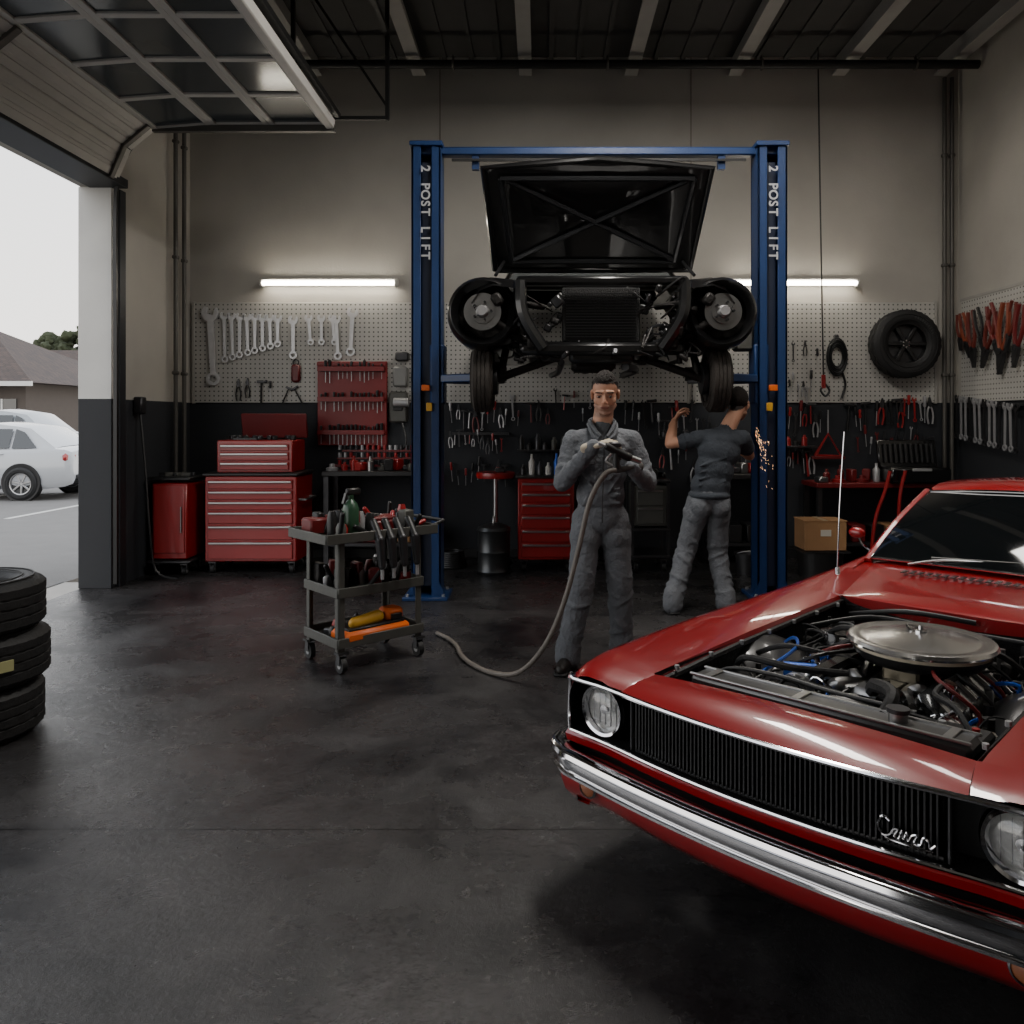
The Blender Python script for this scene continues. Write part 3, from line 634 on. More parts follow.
for j,(y,dz) in enumerate(((BY1,-.06),(BY1,0),(BY1+.02,.008),(1.8,.012),(2.0,.015),(2.2,.016),(2.32,.016),(2.42,.02))):
    rows.append([(x*xi(y),y-.05*(1-x*x)*(1 if y>2.1 else .5),CT(y)-.006+dz*(1-x*x)**.5) for x in [k/10 for k in range(-10,11)]])
b.grid(rows,red)
def roofrow(y,z,w,cr): return [(x*w,y-.05*(1-x*x)*(1 if y<3.2 else -1),z+cr*(1-x*x)) for x in [k/10 for k in range(-10,11)]]
b.grid([roofrow(3.02,1.085,.55,.03),roofrow(3.06,1.105,.57,.035),roofrow(3.2,1.125,.575,.04),roofrow(3.45,1.13,.575,.04),roofrow(3.7,1.11,.565,.035),roofrow(3.75,1.095,.555,.03)],red)
for s in (-1,1):
    b.grid([[(s*.57,3.06,1.105),(s*.575,3.4,1.125),(s*.565,3.7,1.105)],[(s*.60,3.04,1.07),(s*.605,3.4,1.09),(s*.6,3.75,1.07)]],red)
    b.tube([(s*.675,2.36,.745),(s*.64,2.68,.92),(s*.585,3.03,1.085)],.022,red,seg=8)
    b.grid([[(s*.6,3.5,1.09),(s*.6,3.78,1.07),(s*.64,4.1,.9),(s*.66,4.35,.77)],[(s*.66,3.6,.79),(s*.68,3.75,.78),(s*.7,4.0,.77),(s*.7,4.3,.76)]],red)
b.grid([[(x*.66,y,z) for x in [k/10 for k in range(-10,11)]] for y,z in ((4.15,.78),(4.35,.755),(4.48,.72),(4.5,.6),(4.46,.3))],red)
for s in (-1,1): b.grid([[(s*.6,4.5,.7),(s*.7,4.5,.69)],[(s*.6,4.5,.25),(s*.68,4.48,.25)]],red)
nose=[(-.755,.1),(-.75,.04),(-.73,.0)]+[(x*.71,yf(x*.71)+0) for x in [k/12 for k in range(-11,12)]]+[(.73,.0),(.75,.04),(.755,.1)]
def sweep(path,prf,m):
    P=[Vector((x,y,0)) for x,y in path]; rows=[]
    for i,p in enumerate(P):
        t=(P[min(i+1,len(P)-1)]-P[max(i-1,0)]).normalized(); n=Vector((t.y,-t.x,0))
        rows.append([(p+n*a+Vector((0,0,z))) for a,z in prf])
    b.grid(rows,m)
sweep(nose,[(-.04,.478),(.004,.476),(.012,.466),(.006,.442),(-.01,.435)],red)
sweep(nose,[(-.03,.40),(.02,.37),(.030,.33),(.012,.28),(-.02,.245),(-.07,.235)],red)
b.obj('body',parent=C)
b=B()
bump=[(-.81,.52),(-.815,.3),(-.81,.12),(-.795,.03),(-.76,-.03),(-.68,-.07)]+[(x,-.07-.055*(1-(x/.66)**2)) for x in [k/10 for k in range(-6,7)]]+[(.68,-.07),(.76,-.03),(.795,.03),(.81,.12),(.815,.3),(.81,.52)]
sweep(bump,[(a,z+.012) for a,z in [(-.045,.420),(-.014,.432),(.004,.434),(.018,.426),(.022,.414),(.016,.404),(.006,.400),(.007,.392),(.008,.378),(.002,.364),(.010,.358),(.010,.350),(-.012,.343),(-.045,.345)]],chrome)
loop=[(-.738,.02,.655)]+[(x,yf(x)-.006,.652) for x in [k/10 for k in range(-7,8)]]+[(.738,.02,.655)]
b.tube(loop,.0075,chrome,seg=8,sub=2)
low=[(-.72,.0,.478)]+[(x,yf(x)-.008,.478) for x in [k/10 for k in range(-6,7)]]+[(.72,.0,.478)]
b.tube(low,.0065,chrome,seg=8,sub=2)
for s in (-1,1): b.tube([(s*.738,.02,.655),(s*.747,.03,.6),(s*.742,.02,.52),(s*.72,.0,.478)],.0075,chrome,seg=8)
for s in (-1,1):
    b.tube([(s*(CW(y)+.0),y,CT(y)-.17) for y in (1.25,1.8,2.5,3.05)],.005,chrome,seg=6)
b.tube([(-.655,2.37,.765),(-.4,2.325,.775),(0,2.3,.78),(.4,2.325,.775),(.655,2.37,.765)],.008,chrome)
b.tube([(-.585,3.02,1.085),(-.3,2.98,1.108),(0,2.97,1.115),(.3,2.98,1.108),(.585,3.02,1.085)],.008,chrome)
for s in (-1,1): b.tube([(s*.655,2.37,.765),(s*.62,2.7,.93),(s*.565,3.02,1.088)],.007,chrome); b.tube([(s*.6,3.05,1.07),(s*.61,3.4,1.085),(s*.6,3.8,1.06)],.006,chrome)
def scr(pts): b.tube([(.31+p*.11,yf(.36)+.004,.525+q*.05) for p,q in pts],.0032,chrome,seg=6,sub=5)
scr([(.2,.45),(.1,.6),(.0,.45),(-.05,.0),(.05,-.3),(.2,-.2),(.28,.1),(.38,.15),(.3,-.2),(.4,-.25),(.46,.15),(.5,-.2),(.56,.15),(.6,-.2),(.68,.1),(.78,.15),(.72,-.2),(.85,-.2),(.9,.15),(1.0,.1),(1.05,-.2),(1.15,.0)]); scr([(.1,-.45),(.5,-.4),(1.1,-.35)])
P=[(-.79,4.2),(-.79,4.45),(-.7,4.56),(0,4.6),(.7,4.56),(.79,4.45),(.79,4.2)]; sweep(P[::-1],[(-.02,.44),(.01,.43),(.015,.36),(-.02,.35)],chrome)
for s in (-1,1): b.tube([(s*.76,2.62,.76),(s*.80,2.6,.80),(s*.82,2.6,.84)],.008,chrome); b.sph((s*.83,2.6,.86),(.05,.025,.032),red)
b.cyl((-.66,1.95,.72),(-.67,1.97,.76),.012,chrome); b.tube([(-.67,1.97,.76),(-.665,1.99,1.1),(-.655,2.02,1.45)],.0035,chrome,seg=6)
for x in (-.42,.12):
    b.tube([(x,2.24,.775),(x+.14,2.33,.80),(x+.4,2.37,.81)],.006,steel,seg=6); b.tube([(x+.08,2.34,.805),(x+.5,2.38,.82)],.006,black,seg=6,sub=1)
for k in range(22): b.box((-.4+k*.038,2.14,.754+.004*math.sin(k/21*pi)),(.02,.07,.004),black)
b.obj('chrome_trim',parent=C)
b=B()
rows=[]
for j in range(7):
    v=j/6; y=2.36+.66*v; z=.768+.32*v+.02*math.sin(v*pi); w=.655-.085*v; rows.append([(x*w,y-.055*(1-x*x),z+.015*(1-x*x)) for x in [k/10 for k in range(-10,11)]])
b.grid(rows,glassd)
for s in (-1,1): b.grid([[(s*.675,2.45,.76),(s*.68,3.0,.78),(s*.68,3.65,.785)],[(s*.60,3.02,1.07),(s*.603,3.3,1.085),(s*.6,3.55,1.08)]],glassd)
b.grid([[(x*.54,3.75+.05*(1-x*x),1.095) for x in [k/5 for k in range(-5,6)]],[(x*.62,4.2,.79) for x in [k/5 for k in range(-5,6)]]],glassd)
b.obj('window_glass',parent=C)
b=B()
fr=M('fascia_black',(12,12,13),.5)
b.grid([[(x*.738,yf(x*.73)+o,z) for x in [k/14 for k in range(-14,15)]] for o,z in ((.02,.65),(.09,.645),(.09,.48),(.0,.478))],fr)
for s in (-1,1): b.grid([[(s*.738,.02,.65),(s*.738,.12,.65)],[(s*.72,.0,.478),(s*.72,.12,.478)]],fr)
sweep(nose,[(-.01,.436),(-.03,.42),(-.03,.395)],fr)
k=-.445; sl=M('grille_slat',(66,66,67),.3,.7)
while k<.446:
    b.box((k,yf(k)+.03,.563),(.0045,.03,.162),sl); k+=.0135
for z in (.642,.486): b.tube([(x,yf(x)+.02,z) for x in [q/10*.445 for q in range(-10,11)]],.005,dsteel,seg=6,sub=1)
for s in (-1,1): b.tube([(s*.46,yf(.46)+.012,.645),(s*.46,yf(.46)+.012,.484)],.005,dsteel,seg=6,sub=1)
lens=M('headlamp_lens',(250,250,250),.03,0,(5,.0),None,trans=1); refl=M('reflector',(238,238,236),.3,.25,(60,.12),(80,.4))
for s in (-1,1):
    c=Vector((s*.60,.045,.565))
    b.lathe([(.084,.03),(.086,-.02),(.081,-.034),(.073,-.03),(.069,-.015)],chrome,c,(0,1,0),40)
    b.lathe([(.088,.04),(.094,-.0),(.09,-.015)],fr,c,(0,1,0),40)
    b.lathe([(0,.025),(.02,.023),(.045,.012),(.062,-.002),(.070,-.012)],refl,c,(0,1,0),24)
    b.lathe([(0,-.04),(.02,-.039),(.04,-.035),(.058,-.026),(.070,-.014),(.068,-.010),(.057,-.021),(.04,-.030),(.02,-.034),(0,-.035)],lens,c,(0,1,0),36)
    b.lathe([(0,-.02),(.014,-.018),(.018,0),(.018,.03)],chrome,c,(0,1,0),16)
    for q in (-.045,-.022,0,.022,.045): b.box(c+Vector((q,-.008,0)),(.0012,.006,.1),alu)
    x=s*.62; b.lathe([(.034,.01),(.036,-.006),(.030,-.01)],chrome,(x,-.026,.325),(0,1,0),24); b.lathe([(0,-.014),(.02,-.012),(.030,-.006)],M('amber_lens',(150,90,60),.15,coat=1),(x,-.026,.325),(0,1,0),24)
for s in (-1,1): b.box((s*.52,4.505,.55),(.3,.02,.09),M('tail_lens',(150,10,10),.2,coat=1),bev=.006)
b.obj('front_fascia',parent=C)
b=B()
for s in (-1,1):
    for yc in (WF,WR):
        mt=Matrix.Translation((s*.67,yc,WZ))@Matrix.Rotation(s*pi/2,4,'Y'); tire(b,mt,.29,.18,.18,56); rim(b,mt,.18,.18,alu)
b.obj('wheels',parent=C)
bay=M('engine_bay_black',(20,20,21),.5,.2,(20,.4),(40,.3)); infm=M('inner_fender',(46,46,47),.3,.2,coat=.5)
b=B()
for s_ in (-1,1): b.grid([[(s_*(xi(y)+.005),y,z) for y in (BY0,.5,.9,1.3,BY1)] for z in (.685,.3)],bay)
b.grid([[(-.5,BY1,.70),(.5,BY1,.70)],[(-.5,BY1,.25),(.5,BY1,.25)]],bay); b.grid([[(-.48,BY0,.66),(.48,BY0,.66)],[(-.48,BY0,.25),(.48,BY0,.25)]],bay)
b.box((0,2.2,.26),(1.16,3.9,.04),bay)
b.box((0,3.1,.55),(1.2,1.9,.2),bay); b.box((0,2.0,.5),(1.1,.7,.3),bay)
for s in (-1,1):
    b.box((s*.60,WF,.45),(.02,.7,.3),bay)
    rows=[[(s*(.49-.20*q),WF+.06+.34*math.cos(a)*(1-.25*q*q),.30+.38*math.sin(a)*(1-.3*q*q)) for q in (0,.3,.6,.85,1)] for a in [pi*k/14 for k in range(15)]]
    b.grid(rows,infm)
for s in (-1,1): b.tube([(s*(xi(y)-.004),y,CT(y)-.035) for y in (BY0,.6,1.1,BY1)],.012,bay,seg=6)
for s in (-1,1):
    for k in range(7): b.cyl((s*(xi(.5)-.012),.25+k*.21,.675),(s*(xi(.5)-.012),.25+k*.21,.69),.009,steel,seg=6)
b.obj('engine_bay',parent=C)
b=B()
EX=.06
EM=Matrix.Translation((0,-.03,0))@Matrix.Diagonal((.86,.79,1,1)); b.M=EM
b.box((0.02,.39,.655),(.98,.12,.05),M('radiator_tank',(92,92,92),.35,.8),bev=.014); b.box((0,.38,.52),(.86,.09,.26),radc,bev=.006)
for yy in (.335,.445): b.box((.02,yy,.682),(.98,.014,.008),alu,bev=.002)
for x in (-.40,-.05,.44): b.box((x,.39,.683),(.03,.12,.006),alu,bev=.002)
b.cyl((.28,.39,.67),(.28,.39,.71),.03,alu,seg=18); b.cyl((.28,.39,.705),(.28,.39,.717),.036,dsteel,seg=18)
b.lathe([(.24,.0),(.25,.03),(.235,.09),(.225,.10),(.225,.0)],black,(EX,.47,.43),(0,1,0),36)
for k in range(6):
    a=2*pi*k/6; b.box((EX+.12*math.cos(a),.53,.43+.12*math.sin(a)),(.16,.012,.055),steel,rot=(.5,-a,0),bev=.003)
b.cyl((EX,.47,.43),(EX,.62,.43),.03,dsteel); b.cyl((EX,.55,.43),(EX,.58,.43),.075,dsteel,seg=24)
b.box((EX,1.03,.42),(.34,.66,.26),grease,bev=.03)
hp_=M('header_pipe',(150,144,136),.25,.9); vc=M('valve_cover',(140,142,144),.18,.95,coat=.5)
for s in (-1,1):
    b.box((EX+s*.17,1.03,.56),(.17,.64,.12),grease,rot=(0,s*.7,0),bev=.02)
    b.box((EX+s*.235,1.03,.63),(.15,.66,.07),vc,rot=(0,s*.6,0),bev=.026)
    for k in range(6): b.box((EX+s*.26,.79+k*.096,.662),(.09,.008,.012),alu,rot=(0,s*.6,0))
    b.cyl((EX+s*.24,.83,.66),(EX+s*.255,.83,.71),.022,chrome,seg=14)
    for k in range(4):
        y=.79+k*.16; b.tube([(EX+s*.27,y,.55),(EX+s*.38,y+.02,.57),(EX+s*.43,y+.06,.46),(EX+s*.38,1.35,.34)],.032,hp_,seg=10)
        b.tube([(EX+s*.1,.75+k*.04+.5,.68),(EX+s*.2,.83+k*.15,.72),(EX+s*.35,.81+k*.16,.64),(EX+s*.33,.81+k*.16,.57)],.007,random.choice((black,redd,black)),seg=6)
        b.tube([(EX+s*.08,.91,.62),(EX+s*.13,.75+k*.17,.64),(EX+s*.17,.79+k*.16,.58)],.028,alu,seg=10)
b.box((EX,1.0,.62),(.16,.5,.06),alu,bev=.02); b.box((EX+.04,1.05,.68),(.14,.2,.08),M('carb',(130,122,104),.35,.8),bev=.012)
b.cyl((EX,1.35,.6),(EX,1.35,.70),.045,blackg,seg=20)
for (x,y,z,r,l,m) in ((-.2,.62,.6,.07,.15,alu),(.33,.62,.57,.075,.15,chrome),(EX,.58,.38,.08,.06,dsteel),(-.1,.62,.43,.05,.08,steel),(.16,.62,.64,.045,.1,blackg)):
    b.lathe([(0,0),(r*.5,0),(r*.5,.015),(r,.02),(r,l*.4),(r*.93,l*.42),(r*.93,l*.5),(r,l*.52),(r,l),(r*.6,l+.01),(0,l+.01)],m,(x,y,z),(0,1,0),26)
b.tube([(-.2,.6,.67),(.33,.6,.645),(EX+.07,.6,.33),(EX-.07,.6,.31),(-.27,.6,.6),(-.2,.6,.67)],.009,rubber,sub=1,seg=6)
hz=[([(.2,.42,.64),(.22,.52,.71),(.12,.64,.70),(.06,.76,.65)],.022,rubber),([(-.3,.42,.6),(-.34,.55,.55),(-.2,.66,.5),(-.05,.7,.5)],.024,rubber),
([(-.5,.75,.62),(-.4,.66,.69),(-.2,.66,.69),(-.05,.82,.67)],.012,rubber),([(-.5,.95,.64),(-.35,.9,.70),(-.2,.95,.69),(-.08,1.05,.66)],.010,rubber),
([(-.46,1.5,.6),(-.3,1.4,.70),(-.12,1.35,.69),(0,1.25,.66)],.012,rubber),([(-.5,.5,.6),(-.4,.5,.68),(-.2,.52,.69),(0,.52,.68),(.2,.52,.68)],.007,black),
([(-.52,1.2,.62),(-.4,1.1,.69),(-.3,.9,.70),(-.3,.6,.67)],.007,bluep),([(.5,.5,.6),(.4,.6,.69),(.3,.7,.70),(.3,1.0,.70)],.010,rubber),([(.45,1.5,.6),(.35,1.4,.70),(.2,1.45,.70),(.05,1.6,.68),(-.1,1.9,.66)],.012,rubber),
([(-.54,1.6,.64),(-.3,1.75,.69),(0,1.8,.68),(.4,1.8,.68)],.010,black),([(-.5,2.0,.64),(-.2,1.95,.70),(.1,2.0,.69)],.011,black)]
for p,r,m in hz: b.tube(p,r,m,seg=8)
random.seed(11)
for k in range(80):
    x=random.uniform(-.5,.5); y=random.uniform(.5,1.9); z=random.uniform(.58,.66)
    b.tube([(x,y,z-.06),(x+random.uniform(-.06,.06),y+random.uniform(-.08,.08),z+.02),(x+random.uniform(-.12,.12),y+random.uniform(-.14,.14),z),(x+random.uniform(-.14,.14),y+random.uniform(-.18,.18),z-.08)],random.uniform(.0025,.007),random.choice((black,black,rubber,dsteel,chrome,alu,black,bluep)),seg=6,sub=4)
for k in range(150):
    x=random.uniform(-.52,.52); y=random.uniform(.52,1.95); z=random.uniform(.5,.63)
    if random.random()<.5: b.box((x,y,z),(random.uniform(.02,.07),random.uniform(.02,.07),random.uniform(.03,.07)),random.choice((grease,black,alu,dsteel,bay,steel)),rot=(0,0,random.random()),bev=.006)
    else: b.cyl((x,y,z-.04),(x,y,z+.04),random.uniform(.008,.022),random.choice((alu,dsteel,black,chrome)),seg=12)
b.cyl((-.27,.72,.66),(-.16,.78,.66),.03,bluep,seg=16); b.cyl((-.2,.95,.64),(-.2,.95,.69),.022,bluep,seg=14)
b.box((.42,.54,.58),(.18,.14,.15),black,bev=.01); b.cyl((.37,.54,.65),(.37,.54,.67),.012,steel); b.cyl((.47,.54,.65),(.47,.54,.67),.012,redt)
b.lathe([(0,0),(.06,0),(.09,-.02),(.095,-.05),(.07,-.08),(.03,-.1),(.03,-.2)],dsteel,(.38,2.04,.6),(0,1,0),28); b.box((.38,1.82,.62),(.06,.14,.06),alu,bev=.01)
b.lathe([(.0,0),(.09,0),(.1,.02),(.1,.12),(.08,.16),(0,.17)],blackg,(-.36,1.5,.5),seg=26)
b.M=Matrix()
ac=(.105,.86,-.012)
b.lathe([(0,.70),(.15,.70),(.19,.71),(.215,.735),(.22,.75)],black,ac,seg=56)
b.lathe([(.212,.735),(.216,.765)],M('filter_paper',(190,180,160),.8),ac,seg=56)
b.lathe([(.218,.762),(.232,.764),(.236,.772),(.230,.782),(.215,.786),(.196,.780),(.18,.783),(.12,.792),(.06,.799),(0,.802)],M('air_cleaner_lid',(215,213,210),.2,.95),ac,seg=64)
b.lathe([(.02,.799),(.02,.808),(.008,.810),(.008,.825),(0,.826)],chrome,ac,seg=16)
b.tube([(.07,.86,.792),(.05,.89,.80),(.08,.92,.792)],.005,chrome,seg=6)
b.obj('engine',parent=C)
# ================================================================= PEOPLE
def meta(b,name,parent,voxel,smooth,wr=0,wscale=.12):
    o=b.obj(name,parent=parent)
    r=o.modifiers.new('r','REMESH'); r.mode='VOXEL'; r.voxel_size=voxel; r.use_smooth_shade=True
    s=o.modifiers.new('s','SMOOTH'); s.iterations=smooth; s.factor=.5
    if wr:
        t=bpy.data.textures.new(name+'_t','CLOUDS'); t.noise_scale=wscale; t.noise_depth=2
        d=o.modifiers.new('d','DISPLACE'); d.texture=t; d.strength=wr; d.mid_level=.5; d.texture_coords='LOCAL'
    return o
def folds(b,p0,p1,r0,r1,ts,m,amp=.011,tilt=.5):
    p0=Vector(p0);p1=Vector(p1); ax=(p1-p0).normalized()
    for t in ts:
        r=r0+(r1-r0)*t; v=Vector((random.uniform(-tilt,tilt),random.uniform(-tilt,tilt),random.uniform(-tilt,tilt)*.5))
        b.tor(p0+(p1-p0)*t,r-.002,amp*random.uniform(.8,1.3),m,ax=ax+v,seg=22,ms=6)
faceskin=bpy.data.materials.new('face_skin'); faceskin.use_nodes=True; nt=faceskin.node_tree; at=nt.nodes.new('ShaderNodeAttribute'); at.attribute_name='tone'
nt.links.new(at.outputs['Color'],nt.nodes['Principled BSDF'].inputs['Base Color']); nt.nodes['Principled BSDF'].inputs['Roughness'].default_value=.55
def head(parent,loc,yaw,pitch,roll=0,k=1.0,neck=None):
    loc=Vector(loc); R=Euler((0,0,yaw)).to_matrix().to_4x4()@Euler((pitch,roll,0)).to_matrix().to_4x4()@Matrix.Scale(k,4)
    mt=Matrix.Translation(loc)@R
    b=B(); m=faceskin
    b.sph((0,.012,.045),(.073,.093,.078),m,seg=28,rings=18)
    b.sph((0,-.018,-.01),(.063,.072,.075),m,seg=28,rings=18)
    b.sph((0,-.03,-.062),(.053,.052,.045),m,seg=24,rings=14)
    b.sph((0,-.062,-.094),(.024,.02,.016),m)
    for s in (-1,1):
        b.cap((s*.048,-.005,-.06),(s*.02,-.055,-.092),.018,.018,m)
        b.sph((s*.041,-.050,-.024),(.022,.020,.024),m)
        b.cap((s*.012,-.083,.030),(s*.048,-.066,.027),.0105,.009,m)
        b.sph((s*.0135,-.098,-.030),(.0085,.009,.007),m)
        b.sph((s*.074,.012,-.004),(.009,.019,.030),m,rot=(.15,0,s*.35)); b.sph((s*.078,.016,.012),(.007,.016,.014),m)
        b.sph((s*.031,-.074,.005),(.014,.011,.011),m)
    b.cap((0,-.080,.020),(0,-.104,-.024),.0075,.0105,m)
    b.sph((0,-.081,-.056),(.027,.014,.016),m)
    b.cap((-.016,-.0905,-.0535),(.016,-.0905,-.0535),.0040,.0040,m); b.cap((-.013,-.090,-.062),(.013,-.090,-.062),.0046,.0046,m)
    me=b.obj('head',parent=parent)
    nb=(mt.inverted()@Vector(neck)) if neck else Vector((0,.042,-.165))
    b2=B(); b2.cap((0,.022,-.03),nb,.052,.06,m,seg=20); o2=b2.obj('tmp')
    import bmesh
    bm=bmesh.new(); bm.from_mesh(me.data); bm.from_mesh(o2.data); bm.to_mesh(me.data); bm.free(); bpy.data.objects.remove(o2)
    for nm,ty in (('r','REMESH'),('s','SMOOTH')):
        q=me.modifiers.new(nm,ty)
        if ty=='REMESH': q.mode='VOXEL'; q.voxel_size=.0034; q.use_smooth_shade=True
        else: q.iterations=4; q.factor=.5
    dg=bpy.context.evaluated_depsgraph_get(); nm=bpy.data.meshes.new_from_object(me.evaluated_get(dg)); me.modifiers.clear(); me.data=nm
    nm.materials.clear(); nm.materials.append(m)
    ca=nm.color_attributes.new('tone','FLOAT_COLOR','POINT')
    base=Vector(lin((196,148,122))); stub=Vector(lin((136,106,92))); lip=Vector(lin((152,96,84))); hair=Vector(lin((34,26,22))); red_=Vector(lin((196,132,108)))
    def ss(x,a,c): t=max(0,min(1,(x-a)/(c-a))); return t*t*(3-2*t)
    for i,v in enumerate(nm.vertices):
        p=v.co; c=base.copy()
        c=c.lerp(red_,.5*ss(-p.y,.085,.1)*(1-ss(abs(p.z+.03),.0,.04)))
        st=ss(-p.z,.040,.058)*ss(-p.y,-.02,.02)*(1-ss(-p.z,.115,.13)) 
        mo=1-ss(((p.x/.024)**2+((p.z+.058)/.009)**2)**.5,.8,1.2)
        c=c.lerp(stub,st*.7)
        if p.y<-.07: c=c.lerp(lip,mo)
        if p.y<-.08: c=c.lerp(Vector(lin((90,50,44))),(1-ss(abs(p.z+.0578),.0008,.0028))*(1-ss(abs(p.x),.018,.026)))
        ey=1-ss((((abs(p.x)-.031)/.02)**2+((p.z-.006)/.013)**2)**.5,.6,1.2)
        if p.y<-.05: c=c.lerp(Vector(lin((140,98,80))),ey*.6)
        hz_=.073-.25*max(0,abs(p.x)-.035) if p.y<-.045 else (.028+max(0,-p.y)*1.0 if p.y<.005 else .0-.7*p.y)
        edge=noise.noise(p*90)*.006
        c=c.lerp(hair,ss(p.z+edge,hz_-.004,hz_+.006) if not(abs(p.x)>.071 and p.z<.03) else 0)
        ca.data[i].color=(*c,1)
        v.co=mt@p
    b=B(); b.M=mt
    for s in (-1,1):
        b.sph((s*.031,-.0765,.0055),(.0125,.0105,.0062),M('eye_white',(176,168,160),.3)); b.sph((s*.031,-.0860,.0035),(.0052,.0022,.0048),M('iris_dark',(30,22,18),.2))
        b.tube([(s*.018,-.083,.0075),(s*.031,-.0885,.0115),(s*.045,-.080,.008)],.0022,M('eyelid',(120,84,68),.6),seg=6)
        b.tube([(s*.013,-.0925,.0265),(s*.03,-.0940,.0305),(s*.05,-.079,.0265)],.0030,hairm,seg=6)
    b.obj('face_features',parent=parent)
    b=B(); b.M=mt
    def shell(c,r,keep,m,seg=64,rings=40,amp=0):
        vs=[];fs=[]
        for j in range(rings+1):
            t=pi*j/rings
            for i in range(seg):
                a=2*pi*i/seg; d=Vector((math.sin(t)*math.cos(a),math.sin(t)*math.sin(a),math.cos(t))); q=1+amp*noise.noise(d*14)
                vs.append(Vector(c)+Vector((r[0]*d.x,r[1]*d.y,r[2]*d.z))*q)
        for j in range(rings):
            for i in range(seg):
                k_=(i+1)%seg; f=(j*seg+i,j*seg+k_,(j+1)*seg+k_,(j+1)*seg+i); cc=sum((vs[n] for n in f),Vector())/4
                if keep(cc): fs.append(f)
        b.add(vs,fs,m)
    def kh(c):
        if c.y<-.04: return c.z>.078+noise.noise(c*120)*.006
        if c.y<.0: return c.z>.040+(-c.y)*.95
        return c.z>.035-.9*c.y
    shell((0,.012,.047),(.0755,.0955,.082),kh,hairm,amp=.05)
    shell((0,.000,.058),(.064,.084,.080),lambda c:c.z>.095,hairm,amp=.08)
    b.obj('hair',parent=parent)
def hand(b,w,d,n,side,curls=(1.0,1.0,1.1,1.2),k=1.0,m=skin,thumb=.5):
    w=Vector(w); d=Vector(d).normalized(); n=Vector(n); n=(n-d*n.dot(d)).normalized(); s=d.cross(n)*side
    for t in (-.6,-.2,.2,.6): b.cap(w+d*.0+s*t*.035*k,w+d*.082*k+s*t*.055*k,.014*k,.0125*k,m,seg=10)
    b.cap(w-d*.05,w+d*.01,.027*k,.025*k,m,seg=12)
    for i,(o,L,cu) in enumerate(((.033,.9,curls[0]),(.011,1.0,curls[1]),(-.011,.95,curls[2]),(-.032,.78,curls[3]))):
        p=w+d*.085*k+s*o*k; a=0
        for j,(l,r) in enumerate(((.043,.0098),(.027,.0092),(.021,.0085))):
            a+=cu*(.75,.95,.6)[j]; q=p+(d*math.cos(a)+n*math.sin(a))*l*L*k; b.cap(p,q,r*k,(r-.0005)*k,m,seg=10); p=q
    p=w+d*.025*k+s*.03*k
    for j,(l,r) in enumerate(((.04,.0125),(.032,.0105),(.024,.0095))):
        v=(d*(.6+.15*j)+s*(.7-.5*j*thumb)+n*(.35+.5*j*thumb)).normalized(); q=p+v*l*k; b.cap(p,q,r*k,(r-.001)*k,m,seg=10); p=q
def bootm(b,p,yaw):
    b.M=Matrix.Translation(p)@Matrix.Rotation(yaw,4,'Z')
    b.cap((0,.015,.048),(0,-.11,.042),.042,.038,boot); b.cap((0,-.1,.042),(0,-.145,.036),.042,.034,boot); b.cap((0,.0,.05),(0,.0,.13),.044,.042,boot); b.box((0,-.055,.011),(.082,.25,.02),rubber,bev=.009); b.M=Matrix()
def legs(b,hp,kn,an,cm):
    for h,k_,a in zip(hp,kn,an):
        b.cap(h,k_,.098,.076,cm); b.cap(k_,a,.076,.068,cm); b.cap(a+Vector((0,0,.05)),a-Vector((0,0,.03)),.074,.082,cm)
        b.sph(k_+(h-k_)*.75,(.1,.105,.13),cm); b.sph(k_+(a-k_)*.3+Vector((0,.012,0)),(.079,.08,.12),cm)
        folds(b,h,k_,.098,.076,(.12,.3,.8,.92),cm,.012,.8); folds(b,k_,a,.078,.07,(.08,.2,.55,.72,.84,.95),cm,.012,.7)
random.seed(7)
P1=empty('mechanic',(.37,4.87,0))
b=B(); cm=coverall
b.sph((0,.02,.93),(.155,.118,.13),cm,seg=24,rings=14); b.sph((0,.01,1.06),(.150,.112,.13),cm,seg=24,rings=14); b.sph((.005,.005,1.22),(.162,.115,.17),cm,seg=24,rings=14); b.sph((.01,.01,1.34),(.175,.108,.10),cm,seg=24,rings=12)
b.cap((.01,.03,1.40),(.01,.02,1.475),.085,.062,cm)
for q in range(5): b.cap((-.12+.01*q,-.085,1.0+.02*q),(.11,-.09,1.02+.02*q+random.uniform(-.03,.03)),.008,.006,cm)
for sx in (-1,1): 
    for q in range(3): b.cap((sx*.13,-.06,1.33-.06*q),(sx*.04,-.112,1.22-.07*q),.011,.006,cm)
shR,shL=Vector((-.165,.02,1.385)),Vector((.19,.03,1.385)); elR,elL=Vector((-.235,-.03,1.13)),Vector((.285,-.0,1.13)); wrR,wrL=Vector((-.065,-.29,1.36)),Vector((.16,-.26,1.235))
for a,e,w in ((shR,elR,wrR),(shL,elL,wrL)):
    b.cap(a,e,.066,.056,cm); b.cap(e,w,.056,.042,cm); b.cap(a,(0.01,.025,1.40),.062,.075,cm)
    folds(b,a,e,.068,.057,(.3,.5,.68,.82,.95),cm,.009,.6); folds(b,e,w,.057,.044,(.1,.25,.4,.6,.78),cm,.008,.6); folds(b,e,w,.048,.044,(.93,),cm,.007,.05)
hp=(Vector((-.08,.02,.9)),Vector((.08,.03,.9))); kn=(Vector((-.125,-.05,.5)),Vector((.12,.02,.5))); an=(Vector((-.20,-.0,.1)),Vector((.14,.12,.1)))
legs(b,hp,kn,an,cm); meta(b,'coverall',P1,.0085,3,.014,.05)
b=B()
